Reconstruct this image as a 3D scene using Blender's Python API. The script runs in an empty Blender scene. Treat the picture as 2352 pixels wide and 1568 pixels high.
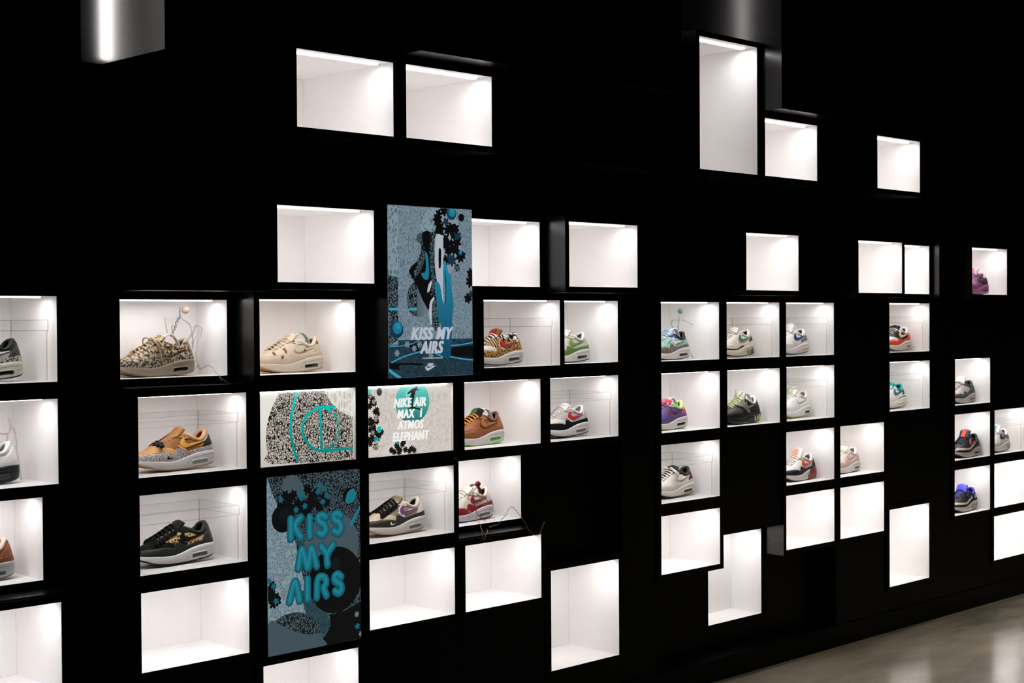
import bpy, math, random
from math import sin, cos, pi
from mathutils import Vector, geometry, noise
random.seed(4)
scene = bpy.context.scene

# ------------------------------------------------------------------ camera, world, exposure, lights
CAM_H = 1.62
cam_data = bpy.data.cameras.new('camera')
cam_data.sensor_width = 36.0
cam_data.lens = 3460.873 / 2352 * 36.0
cam_data.clip_start = 0.05
cam_data.clip_end = 100
cam_data.dof.use_dof = True
cam_data.dof.focus_distance = 5.3
cam_data.dof.aperture_fstop = 8.0
cam = bpy.data.objects.new('camera', cam_data)
scene.collection.objects.link(cam)
F = Vector((0.70612879, 0.70790437, -0.0159229)).normalized()
Rt = Vector((0.70790697, -0.7062763, -0.00644273)).normalized()
Up = Rt.cross(F).normalized()
from mathutils import Matrix
m3 = Matrix((Rt, Up, -F)).transposed()
cam.matrix_world = Matrix.Translation((0, 0, CAM_H)) @ m3.to_4x4()
scene.camera = cam

world = bpy.data.worlds.new('world')
world.use_nodes = True
world.node_tree.nodes['Background'].inputs[0].default_value = (0.0, 0.0, 0.0, 1)
world.node_tree.nodes['Background'].inputs[1].default_value = 0.0
scene.world = world
vs = scene.view_settings
vs.view_transform = 'Standard'
vs.look = 'None'
vs.exposure = 0.0
vs.gamma = 1.0
vs.use_curve_mapping = False
scene.cycles.diffuse_bounces = 12
scene.cycles.glossy_bounces = 3
scene.cycles.max_bounces = 14
scene.cycles.transparent_max_bounces = 14
scene.cycles.caustics_reflective = False
scene.cycles.caustics_refractive = False
scene.cycles.sample_clamp_indirect = 4.0

LED_POWER = 0.41     # watts of each cabinet's light strip at 0.38 m

def area_light(name, loc, rot, sx, sy, energy, color, spread=pi):
    ld = bpy.data.lights.new(name, 'AREA')
    ld.shape = 'RECTANGLE'; ld.size = sx; ld.size_y = sy
    ld.energy = energy; ld.color = color; ld.spread = spread
    o = bpy.data.objects.new(name, ld)
    o.location = loc; o.rotation_euler = rot
    scene.collection.objects.link(o)
    return o
# unseen area light, added overhead to brighten the floor on the right
area_light('floor_fill_light', (9.0, 0.6, 3.9), (0, 0, 0), 6.0, 2.0, 140, (1.0, 0.90, 0.76), 2.2)

# ------------------------------------------------------------------ helpers
def tag(o, label=None, cat=None, group=None, kind=None):
    if label: o['label'] = label
    if cat: o['category'] = cat
    if group: o['group'] = group
    if kind: o['kind'] = kind
    return o
def empty(name, loc, label, cat, group=None, rz=0.0):
    o = bpy.data.objects.new(name, None)
    o.empty_display_size = 0.05
    o.location = loc; o.rotation_euler = (0, 0, rz)
    scene.collection.objects.link(o)
    return tag(o, label, cat, group)
def mesh(name, verts, faces, mats, parent=None, smooth=False, fm=None, loc=None):
    me = bpy.data.meshes.new(name)
    me.from_pydata([tuple(v) for v in verts], [], faces)
    if not isinstance(mats, (list, tuple)): mats = [mats]
    for m in mats: me.materials.append(m)
    if fm:
        for p, i in zip(me.polygons, fm): p.material_index = i
    if smooth:
        for p in me.polygons: p.use_smooth = True
    me.update()
    o = bpy.data.objects.new(name, me)
    if parent: o.parent = parent
    if loc: o.location = loc
    scene.collection.objects.link(o)
    return o
class MB:
    def __init__(s): s.v = []; s.f = []; s.m = []
    def quad(s, a, b, c, d, mi=0):
        n = len(s.v); s.v += [a, b, c, d]; s.f.append((n, n+1, n+2, n+3)); s.m.append(mi)
    def box(s, x0, x1, y0, y1, z0, z1, mi=0):
        n = len(s.v)
        s.v += [(x0,y0,z0),(x1,y0,z0),(x1,y1,z0),(x0,y1,z0),(x0,y0,z1),(x1,y0,z1),(x1,y1,z1),(x0,y1,z1)]
        for q in ((0,3,2,1),(4,5,6,7),(0,1,5,4),(1,2,6,5),(2,3,7,6),(3,0,4,7)):
            s.f.append(tuple(n+i for i in q)); s.m.append(mi)
    def prism(s, pts, y0, y1, mi=0):      # polygon in xz extruded along y
        n = len(s.v); k = len(pts)
        s.v += [(x, y0, z) for x, z in pts] + [(x, y1, z) for x, z in pts]
        s.f.append(tuple(range(n, n+k))); s.m.append(mi)
        s.f.append(tuple(range(n+2*k-1, n+k-1, -1))); s.m.append(mi)
        for i in range(k):
            j = (i+1) % k
            s.f.append((n+i, n+k+i, n+k+j, n+j)); s.m.append(mi)
    def tube(s, pts, r, seg=6, mi=0, flat=1.0, closed=False):
        pts = [Vector(p) for p in pts]; k = len(pts)
        if k < 2: return
        n = len(s.v); up = Vector((0, 1, 0))
        rr = r if isinstance(r, (list, tuple)) else [r]*k
        for i, p in enumerate(pts):
            if closed: t = pts[(i+1) % k]-pts[i-1]
            else: t = pts[min(i+1, k-1)]-pts[max(i-1, 0)]
            if t.length < 1e-9: t = Vector((1, 0, 0))
            t.normalize()
            a = t.cross(up)
            if a.length < 0.05: a = t.cross(Vector((0, 0, 1)))
            a.normalize(); b = t.cross(a); b.normalize(); up = a.cross(t)
            for q in range(seg):
                th = 2*pi*q/seg
                s.v.append(tuple(p + a*cos(th)*rr[i]*flat + b*sin(th)*rr[i]))
        for i in range(k-1 if not closed else k):
            i2 = (i+1) % k
            for q in range(seg):
                s.f.append((n+i*seg+q, n+i*seg+(q+1) % seg, n+i2*seg+(q+1) % seg, n+i2*seg+q)); s.m.append(mi)
        if not closed:
            s.f.append(tuple(n+q for q in range(seg-1, -1, -1))); s.m.append(mi)
            s.f.append(tuple(n+(k-1)*seg+q for q in range(seg))); s.m.append(mi)
    def ball(s, c, r, nu=10, nv=7, mi=0, sc=(1,1,1)):
        n = len(s.v)
        for i in range(nv+1):
            ph = pi*i/nv
            for j in range(nu):
                th = 2*pi*j/nu
                s.v.append((c[0]+r*sc[0]*sin(ph)*cos(th), c[1]+r*sc[1]*sin(ph)*sin(th), c[2]+r*sc[2]*cos(ph)))
        for i in range(nv):
            for j in range(nu):
                s.f.append((n+i*nu+j, n+(i+1)*nu+j, n+(i+1)*nu+(j+1) % nu, n+i*nu+(j+1) % nu)); s.m.append(mi)
    def build(s, name, mats, parent=None, smooth=False, loc=None):
        return mesh(name, s.v, s.f, mats, parent, smooth, s.m, loc)
def crom(pts, n=4, closed=False):
    out = []; k = len(pts)
    if k < 3: return list(pts)
    rng = range(k) if closed else range(k-1)
    for i in rng:
        if closed: a, b, c, d = pts[i-1], pts[i], pts[(i+1) % k], pts[(i+2) % k]
        else: a, b, c, d = pts[max(i-1, 0)], pts[i], pts[i+1], pts[min(i+2, k-1)]
        for j in range(n):
            t = j/n
            out.append(tuple(0.5*((2*b[q])+(-a[q]+c[q])*t+(2*a[q]-5*b[q]+4*c[q]-d[q])*t*t+(-a[q]+3*b[q]-3*c[q]+d[q])*t**3) for q in range(len(b))))
    if not closed: out.append(tuple(pts[-1]))
    return out
def lerp_tab(tab):
    def f(x):
        if x <= tab[0][0]: return tab[0][1]
        for i in range(len(tab)-1):
            if x <= tab[i+1][0]:
                a, b = tab[i], tab[i+1]
                t = (x-a[0])/(b[0]-a[0])
                # monotone-ish smooth using neighbours
                p0 = tab[max(i-1, 0)]; p3 = tab[min(i+2, len(tab)-1)]
                m0 = (b[1]-p0[1])/(b[0]-p0[0]); m1 = (p3[1]-a[1])/(p3[0]-a[0])
                h = b[0]-a[0]; t2 = t*t; t3 = t2*t
                return (2*t3-3*t2+1)*a[1]+(t3-2*t2+t)*h*m0+(-2*t3+3*t2)*b[1]+(t3-t2)*h*m1
        return tab[-1][1]
    return f
def inpoly(x, y, P):
    c = False; j = len(P)-1
    for i in range(len(P)):
        if (P[i][1] > y) != (P[j][1] > y) and x < (P[j][0]-P[i][0])*(y-P[i][1])/(P[j][1]-P[i][1])+P[i][0]: c = not c
        j = i
    return c

# ------------------------------------------------------------------ materials
def s2l(c):
    return tuple((v/255/12.92 if v/255 <= 0.04045 else ((v/255+0.055)/1.055)**2.4) for v in c)
def dim(c, k=0.62):
    l = s2l(c); m = sum(l)/3
    return tuple(v*(k+0.26*m) for v in l)          # shoe colours, as reflectance
MATS = {}
def newmat(name):
    m = bpy.data.materials.new(name); m.use_nodes = True
    nt = m.node_tree; bs = nt.nodes['Principled BSDF']
    return m, nt, bs
def pbr(name, col, rough=0.6, spec=0.5, metal=0.0, sheen=0.0, bump=0.0, bscale=300, srgb=True):
    if name in MATS: return MATS[name]
    m, nt, bs = newmat(name)
    c = s2l(col) if srgb else col
    bs.inputs['Base Color'].default_value = (*c, 1)
    bs.inputs['Roughness'].default_value = rough
    bs.inputs['Specular IOR Level'].default_value = spec
    bs.inputs['Metallic'].default_value = metal
    if bump:
        tc = nt.nodes.new('ShaderNodeTexCoord'); n = nt.nodes.new('ShaderNodeTexNoise')
        n.inputs['Scale'].default_value = bscale; n.inputs['Detail'].default_value = 3
        b = nt.nodes.new('ShaderNodeBump'); b.inputs['Strength'].default_value = bump; b.inputs['Distance'].default_value = 0.002
        nt.links.new(tc.outputs['Object'], n.inputs['Vector'])
        nt.links.new(n.outputs[0], b.inputs['Height']); nt.links.new(b.outputs[0], bs.inputs['Normal'])
    MATS[name] = m
    return m
def C(*rgb):                                   # plain shoe fabric / leather in one colour
    n = 'leather_%d_%d_%d' % rgb
    return pbr(n, dim(rgb), 0.55, 0.35, bump=0.25, srgb=False)
def emis(name, col, strength=1.0, srgb=True):
    if name in MATS: return MATS[name]
    m, nt, bs = newmat(name)
    c = s2l(col) if srgb else col
    bs.inputs['Base Color'].default_value = (0.02, 0.02, 0.02, 1)
    bs.inputs['Roughness'].default_value = 0.5
    bs.inputs['Emission Color'].default_value = (*c, 1)
    bs.inputs['Emission Strength'].default_value = strength
    MATS[name] = m
    return m
def warp_coords(nt, warp, wscale, scale):
    tc = nt.nodes.new('ShaderNodeTexCoord')
    n = nt.nodes.new('ShaderNodeTexNoise'); n.inputs['Scale'].default_value = wscale; n.inputs['Detail'].default_value = 2
    nt.links.new(tc.outputs['Object'], n.inputs['Vector'])
    sub = nt.nodes.new('ShaderNodeVectorMath'); sub.operation = 'SUBTRACT'; sub.inputs[1].default_value = (0.5, 0.5, 0.5)
    nt.links.new(n.outputs['Color'], sub.inputs[0])
    sc = nt.nodes.new('ShaderNodeVectorMath'); sc.operation = 'SCALE'; sc.inputs['Scale'].default_value = warp
    nt.links.new(sub.outputs[0], sc.inputs[0])
    ad = nt.nodes.new('ShaderNodeVectorMath'); ad.operation = 'ADD'
    nt.links.new(tc.outputs['Object'], ad.inputs[0]); nt.links.new(sc.outputs[0], ad.inputs[1])
    mp = nt.nodes.new('ShaderNodeMapping'); mp.inputs['Scale'].default_value = scale
    nt.links.new(ad.outputs[0], mp.inputs['Vector'])
    return mp
def two_tone(nt, fac_out, lo, hi, c0, c1, target, srgb=True):
    rp = nt.nodes.new('ShaderNodeMapRange'); rp.inputs['From Min'].default_value = lo; rp.inputs['From Max'].default_value = hi
    nt.links.new(fac_out, rp.inputs['Value'])
    mx = nt.nodes.new('ShaderNodeMix'); mx.data_type = 'RGBA'
    f = s2l if srgb else (lambda c: c)
    mx.inputs[6].default_value = (*f(c0), 1); mx.inputs[7].default_value = (*f(c1), 1)
    nt.links.new(rp.outputs[0], mx.inputs[0])
    nt.links.new(mx.outputs[2], target)
    return mx
def cracks(name, bg, line, size=0.008, thick=0.06, emit=False, warp=0.006, stretch=(1,1,1.5)):
    """elephant-hide print: irregular islands split by thin lines"""
    if name in MATS: return MATS[name]
    m, nt, bs = newmat(name)
    k = 1.0/size
    mp = warp_coords(nt, warp*2.2, 0.17*k, (k*stretch[0]*1.25, k*0.02 if emit else k*0.35, k/stretch[2]))
    v = nt.nodes.new('ShaderNodeTexVoronoi'); v.feature = 'DISTANCE_TO_EDGE'; v.inputs['Scale'].default_value = 1.0; v.inputs['Randomness'].default_value = 0.82
    nt.links.new(mp.outputs[0], v.inputs['Vector'])
    tgt = bs.inputs['Emission Color'] if emit else bs.inputs['Base Color']
    two_tone(nt, v.outputs['Distance'], thick*0.75, thick*1.35, s2l(line) if emit else dim(line), s2l(bg) if emit else dim(bg), tgt, False)
    if emit:
        bs.inputs['Base Color'].default_value = (0.02, 0.02, 0.02, 1); bs.inputs['Emission Strength'].default_value = emit
    bs.inputs['Roughness'].default_value = 0.5
    MATS[name] = m
    return m
def spots(name, bg, dot, size=0.006, r=0.32, warp=0.002, stretch=1.0, rand=1.0):
    """safari / leopard print: separate dark spots"""
    if name in MATS: return MATS[name]
    m, nt, bs = newmat(name)
    k = 1.0/size
    mp = warp_coords(nt, warp, 0.8*k, (k/stretch, k*0.4, k))
    v = nt.nodes.new('ShaderNodeTexVoronoi'); v.feature = 'F1'; v.inputs['Scale'].default_value = 1.0
    v.inputs['Randomness'].default_value = rand
    nt.links.new(mp.outputs[0], v.inputs['Vector'])
    two_tone(nt, v.outputs['Distance'], r-0.04, r+0.04, dim(dot), dim(bg), bs.inputs['Base Color'], False)
    bs.inputs['Roughness'].default_value = 0.6
    MATS[name] = m
    return m
def stripes(name, bg, line, scale=28, dist=9, thr=0.5, rot=0.6):
    if name in MATS: return MATS[name]
    m, nt, bs = newmat(name)
    tc = nt.nodes.new('ShaderNodeTexCoord'); mp = nt.nodes.new('ShaderNodeMapping')
    mp.inputs['Rotation'].default_value = (0, rot, 0); mp.inputs['Scale'].default_value = (1, 0.2, 0.35)
    nt.links.new(tc.outputs['Object'], mp.inputs['Vector'])
    w = nt.nodes.new('ShaderNodeTexWave'); w.bands_direction = 'X'
    w.inputs['Scale'].default_value = scale; w.inputs['Distortion'].default_value = dist; w.inputs['Detail'].default_value = 1.5
    w.inputs['Detail Scale'].default_value = 1.2
    nt.links.new(mp.outputs[0], w.inputs['Vector'])
    two_tone(nt, w.outputs['Fac'], thr-0.06, thr+0.06, dim(line), dim(bg), bs.inputs['Base Color'], False)
    bs.inputs['Roughness'].default_value = 0.6
    MATS[name] = m
    return m
def camo(name, cols, size=0.012):
    if name in MATS: return MATS[name]
    m, nt, bs = newmat(name)
    tc = nt.nodes.new('ShaderNodeTexCoord'); prev = None
    for i, (c, thr, off) in enumerate(cols[1:]):
        mp = nt.nodes.new('ShaderNodeMapping'); mp.inputs['Location'].default_value = (off, off*0.7, off*1.3)
        mp.inputs['Scale'].default_value = (1, 0.6, 1)
        nt.links.new(tc.outputs['Object'], mp.inputs['Vector'])
        n = nt.nodes.new('ShaderNodeTexNoise'); n.inputs['Scale'].default_value = 1/size; n.inputs['Detail'].default_value = 1.5
        nt.links.new(mp.outputs[0], n.inputs['Vector'])
        rp = nt.nodes.new('ShaderNodeMapRange'); rp.inputs['From Min'].default_value = thr-0.01; rp.inputs['From Max'].default_value = thr+0.01
        nt.links.new(n.outputs[0], rp.inputs['Value'])
        mx = nt.nodes.new('ShaderNodeMix'); mx.data_type = 'RGBA'
        if prev is None: mx.inputs[6].default_value = (*dim(cols[0]), 1)
        else: nt.links.new(prev, mx.inputs[6])
        mx.inputs[7].default_value = (*dim(c), 1)
        nt.links.new(rp.outputs[0], mx.inputs[0]); prev = mx.outputs[2]
    nt.links.new(prev, bs.inputs['Base Color']); bs.inputs['Roughness'].default_value = 0.65
    MATS[name] = m
    return m

BLACK = pbr('black_lacquer', (0.0010, 0.0012, 0.0013), 0.32, 0.07, srgb=False)
def black_brushed():
    m, nt, bs = newmat('black_lacquer_scuffed')
    bs.inputs['Base Color'].default_value = (0.0015, 0.0017, 0.0018, 1); bs.inputs['Specular IOR Level'].default_value = 0.3
    tc = nt.nodes.new('ShaderNodeTexCoord'); n = nt.nodes.new('ShaderNodeTexNoise')
    n.inputs['Scale'].default_value = 6; n.inputs['Detail'].default_value = 5
    nt.links.new(tc.outputs['Object'], n.inputs['Vector'])
    rp = nt.nodes.new('ShaderNodeMapRange'); rp.inputs['To Min'].default_value = 0.17; rp.inputs['To Max'].default_value = 0.24
    nt.links.new(n.outputs[0], rp.inputs['Value']); nt.links.new(rp.outputs[0], bs.inputs['Roughness'])
    return m
BLACK_G = pbr('black_gloss_side', (0.0012, 0.0014, 0.0015), 0.27, 0.5, srgb=False)      # the sides of the boxes are glossier than their fronts
BLACK_S = black_brushed()
DARKWALL = pbr('dark_room_paint', (0.002, 0.002, 0.0022), 0.8, 0.1, srgb=False)
WHITE = pbr('white_laminate', (0.962, 0.950, 0.944), 0.42, 0.4, srgb=False)
SEAM = pbr('panel_seam', (0.78, 0.76, 0.74), 0.8, 0.2, srgb=False)
def led_mat():
    m, nt, bs = newmat('led_strip')
    bs.inputs['Base Color'].default_value = (0.8, 0.8, 0.8, 1)
    bs.inputs['Emission Color'].default_value = (1.0, 0.975, 0.99, 1)
    bs.inputs['Emission Strength'].default_value = 8.0
    return m
LED = led_mat()
LED_SIDE = emis('led_strip_side', (1.0, 0.975, 0.99), 9.0, srgb=False)
ALU = pbr('strip_end_cap', (160, 155, 150), 0.4, 0.5)
def acrylic(name, tint, gloss):
    m = bpy.data.materials.new(name); m.use_nodes = True
    nt = m.node_tree; nt.nodes.clear()
    out = nt.nodes.new('ShaderNodeOutputMaterial')
    tr = nt.nodes.new('ShaderNodeBsdfTransparent'); tr.inputs[0].default_value = (*tint, 1)
    gl = nt.nodes.new('ShaderNodeBsdfGlossy'); gl.inputs['Roughness'].default_value = 0.03
    fr = nt.nodes.new('ShaderNodeLayerWeight'); fr.inputs[0].default_value = 0.5
    pw = nt.nodes.new('ShaderNodeMath'); pw.operation = 'POWER'; pw.inputs[1].default_value = 5.0
    mu = nt.nodes.new('ShaderNodeMath'); mu.operation = 'MULTIPLY_ADD'; mu.inputs[1].default_value = 0.2*gloss; mu.inputs[2].default_value = 0.012*gloss
    mx = nt.nodes.new('ShaderNodeMixShader')
    nt.links.new(fr.outputs[1], pw.inputs[0]); nt.links.new(pw.outputs[0], mu.inputs[0]); nt.links.new(mu.outputs[0], mx.inputs[0])
    nt.links.new(tr.outputs[0], mx.inputs[1]); nt.links.new(gl.outputs[0], mx.inputs[2])
    nt.links.new(mx.outputs[0], out.inputs[0])
    return m
ACR = acrylic('clear_acrylic', (0.996, 0.995, 0.993), 1.0)
ACR_E = acrylic('acrylic_edge', (0.87, 0.865, 0.85), 1.2)
def floor_mat():
    m, nt, bs = newmat('polished_concrete')
    tc = nt.nodes.new('ShaderNodeTexCoord')
    n = nt.nodes.new('ShaderNodeTexNoise'); n.inputs['Scale'].default_value = 1.7; n.inputs['Detail'].default_value = 8; n.inputs['Roughness'].default_value = 0.62
    mp = nt.nodes.new('ShaderNodeMapping'); mp.inputs['Scale'].default_value = (0.55, 1.6, 1)
    nt.links.new(tc.outputs['Object'], mp.inputs['Vector']); nt.links.new(mp.outputs[0], n.inputs['Vector'])
    two_tone(nt, n.outputs[0], 0.32, 0.68, (98, 96, 84), (160, 151, 132), bs.inputs['Base Color'])
    n2 = nt.nodes.new('ShaderNodeTexNoise'); n2.inputs['Scale'].default_value = 5; n2.inputs['Detail'].default_value = 6
    nt.links.new(tc.outputs['Object'], n2.inputs['Vector'])
    rp = nt.nodes.new('ShaderNodeMapRange'); rp.inputs['To Min'].default_value = 0.14; rp.inputs['To Max'].default_value = 0.24
    bs.inputs['Specular IOR Level'].default_value = 0.42
    nt.links.new(n2.outputs[0], rp.inputs['Value']); nt.links.new(rp.outputs[0], bs.inputs['Roughness'])
    b = nt.nodes.new('ShaderNodeBump'); b.inputs['Strength'].default_value = 0.03; b.inputs['Distance'].default_value = 0.01
    nt.links.new(n2.outputs[0], b.inputs['Height']); nt.links.new(b.outputs[0], bs.inputs['Normal'])
    return m
CONC = floor_mat()

# ------------------------------------------------------------------ room shell
def struct(name, mb, mats): return tag(mb.build(name, mats), kind='structure')
b = MB(); b.box(-3.2, 16.2, -7.2, 4.9, -0.1, 0.0); struct('floor', b, CONC)
b = MB(); b.box(-3.2, 16.2, -7.2, 4.9, 4.0, 4.1); struct('ceiling', b, DARKWALL)
b = MB(); b.box(-3.2, -3.0, -7.0, 4.7, 0, 4.0); struct('wall_left', b, DARKWALL)
b = MB(); b.box(16.0, 16.2, -7.0, 4.7, 0, 4.0); struct('wall_right', b, DARKWALL)
b = MB(); b.box(-3.2, 16.2, -7.2, -7.0, 0, 4.0); struct('wall_front', b, DARKWALL)
b = MB(); b.box(-3.0, 16.0, 4.7, 4.9, 0, 4.0); struct('wall_back', b, DARKWALL)
b = MB(); b.box(-3.0, 16.0, 4.082, 4.45, 0.0, 0.102); struct('baseboard_back', b, BLACK)

# ------------------------------------------------------------------ the wall of display cabinets
BR = 0.0234        # width of the black front frame
DEP = 0.30         # inside depth of a cabinet
# key: x0, x1, z0, z1, front y, label
G_E = 'empty lit cabinets'
CABS = {
 'N1': (2.904,3.307,2.230,2.478,3.87,'empty white lit cabinet, left of the upper pair at top left'),
 'N2': (3.362,3.768,2.231,2.480,3.87,'empty white lit cabinet under the glowing edge of a black box, upper pair'),
 'N3': (4.966,5.370,2.230,2.779,3.87,'tall empty white lit cabinet, highest lit opening on the wall'),
 'N4': (5.424,5.828,2.230,2.481,3.87,'small empty white lit cabinet at the lower right of the highest tall one'),
 'N5': (6.335,6.732,2.227,2.478,3.87,'empty white lit cabinet standing alone in the upper right darkness'),
 'N6': (2.900,3.305,1.739,1.988,3.975,'empty white lit cabinet directly left of the upright blue shoe-and-hand screen'),
 'N7': (3.822,4.228,1.738,1.990,4.08,'empty white lit cabinet touching the right edge of the shoe-and-hand screen'),
 'N8': (4.281,4.691,1.738,1.990,3.975,'empty white lit cabinet above the white and green sneaker, grey panel at its left'),
 'N9': (5.427,5.832,1.734,1.987,3.975,'empty white lit cabinet right above the green-swoosh runner cabinet'),
 'N10': (6.335,6.738,1.729,1.982,3.975,'empty white lit cabinet, wider one of the touching pair at upper right'),
 'N11': (6.786,7.190,1.729,1.982,4.08,'half hidden empty white lit cabinet, narrower one of the touching pair at upper right'),
 'N12': (7.450,7.846,1.728,1.979,3.975,'white lit cabinet holding the pink and purple sneaker at far right'),
 'A0': (1.777,2.182,1.440,1.691,4.08,'white lit cabinet at the left edge with the grey spotted sneaker in a clear case'),
 'A1': (2.450,2.848,1.435,1.684,4.185,'recessed white lit cabinet with the camouflage sneaker and a wire figure'),
 'A2': (2.902,3.305,1.435,1.685,4.08,'white lit cabinet with the cream sneaker with brown flecks'),
 'A3': (3.820,4.229,1.435,1.685,3.975,'white lit cabinet with the tiger and leopard print sneaker in a clear case'),
 'A4': (4.283,4.688,1.434,1.685,4.08,'white lit cabinet with the white and green sneaker'),
 'A5': (4.964,5.370,1.429,1.682,4.08,'white lit cabinet with the mint sneaker and a pale wire figure'),
 'A6': (5.423,5.829,1.429,1.682,4.08,'white lit cabinet with the cream runner with a green swoosh'),
 'A7': (5.880,6.284,1.429,1.681,4.08,'white lit cabinet with the white runner with a navy swoosh'),
 'A8': (6.789,7.191,1.428,1.680,4.08,'white lit cabinet with the white, black and bright red sneaker'),
 'B0': (1.777,2.182,1.139,1.390,4.08,'white lit cabinet at the left picture edge with a white sneaker and white wire'),
 'B1': (2.448,2.848,1.134,1.382,4.08,'white lit cabinet with the ochre suede sneaker in a clear case'),
 'B2': (2.901,3.304,1.132,1.381,4.08,'lit cabinet framing the black and white crackle picture with teal lines'),
 'B3': (3.358,3.764,1.132,1.381,4.08,'lit cabinet framing the pale picture with white lettering over a teal ball'),
 'B4': (3.818,4.227,1.129,1.380,4.08,'white lit cabinet with the brown suede sneaker with orange laces'),
 'B5': (4.280,4.688,1.129,1.380,4.08,'white lit cabinet with the grey sneaker with a red swoosh in a clear case'),
 'B6': (4.964,5.373,1.124,1.377,4.08,'white lit cabinet with the purple sneaker'),
 'B7': (5.425,5.830,1.124,1.377,4.08,'white lit cabinet with the black and grey runner with lime laces'),
 'B8': (5.882,6.285,1.125,1.379,4.08,'white lit cabinet with the all white sneaker with pale lime laces'),
 'B9': (6.790,7.192,1.127,1.379,4.08,'white lit cabinet with the white and teal sneaker in a clear case'),
 'B10': (7.457,7.853,1.127,1.377,4.08,'white lit cabinet with the pale grey to dark grey runner'),
 'C0': (1.780,2.185,0.842,1.091,4.185,'recessed white lit cabinet at the left picture edge with a brown suede sneaker heel'),
 'C1': (2.450,2.849,0.832,1.080,4.08,'white lit cabinet with the black sneaker with leopard side'),
 'C3': (3.359,3.764,0.829,1.077,4.08,'white lit cabinet with the taupe sneaker with a purple swoosh'),
 'C4': (3.820,4.225,0.826,1.076,4.188,'recessed white lit cabinet with the white and red sneaker and trailing wire'),
 'C6': (4.961,5.370,0.822,1.073,4.08,'white lit cabinet with the off-white sneaker with an olive collar'),
 'C8': (5.878,6.283,0.824,1.075,4.08,'white lit cabinet with the white sneaker with a dark red heel block'),
 'C9': (6.334,6.738,0.826,1.077,4.08,'white lit cabinet with the pale pink and cream sneaker'),
 'C10': (7.453,7.851,0.828,1.078,4.08,'white lit cabinet with the black sneaker with a red swoosh'),
 'C11': (7.901,8.300,0.830,1.081,4.08,'white lit cabinet at the right picture edge with the white, teal and navy sneaker'),
 'D0': (1.780,2.186,0.528,0.790,4.08,'empty white lit cabinet at the lower left picture corner'),
 'D1': (2.452,2.852,0.532,0.779,4.08,'empty white lit cabinet under the black leopard-side sneaker'),
 'D3': (3.358,3.766,0.527,0.774,4.08,'empty white lit cabinet under the taupe sneaker, right of the balloon-letter screen'),
 'D4': (3.818,4.226,0.525,0.773,4.08,'empty white lit cabinet under the white and red sneaker'),
 'D6': (4.959,5.370,0.520,0.770,4.08,'empty white lit cabinet under the olive-collared sneaker, overlapping a taller one'),
 'D8': (5.876,6.283,0.522,0.777,4.08,'empty white lit cabinet under the dark red heel sneaker, grey panel at its left'),
 'D9': (6.333,6.737,0.524,0.776,4.08,'empty white lit cabinet under the pale pink sneaker'),
 'D10': (7.451,7.850,0.528,0.777,4.08,'white lit cabinet with the black and royal blue sneaker, lowest shoe at far right'),
 'D11': (7.897,8.300,0.531,0.780,4.08,'empty white lit cabinet at the right edge beside the black and blue sneaker'),
 'E11': (7.893,8.300,0.234,0.483,4.08,'lowest empty white lit cabinet at the right picture edge'),
 'E2': (2.905,3.307,0.228,0.477,4.08,'empty white lit cabinet cut by the bottom picture edge under the balloon-letter screen'),
 'T1': (4.278,4.686,0.226,0.623,4.08,'tall empty white lit cabinet near the floor, leftmost of the three low tall ones'),
 'T2': (5.420,5.829,0.220,0.619,4.188,'tall empty white lit cabinet near the floor, partly covered by the black frame above it'),
 'T3': (6.786,7.184,0.229,0.625,4.08,'tall empty white lit cabinet near the floor, rightmost of the three low tall ones'),
}
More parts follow.
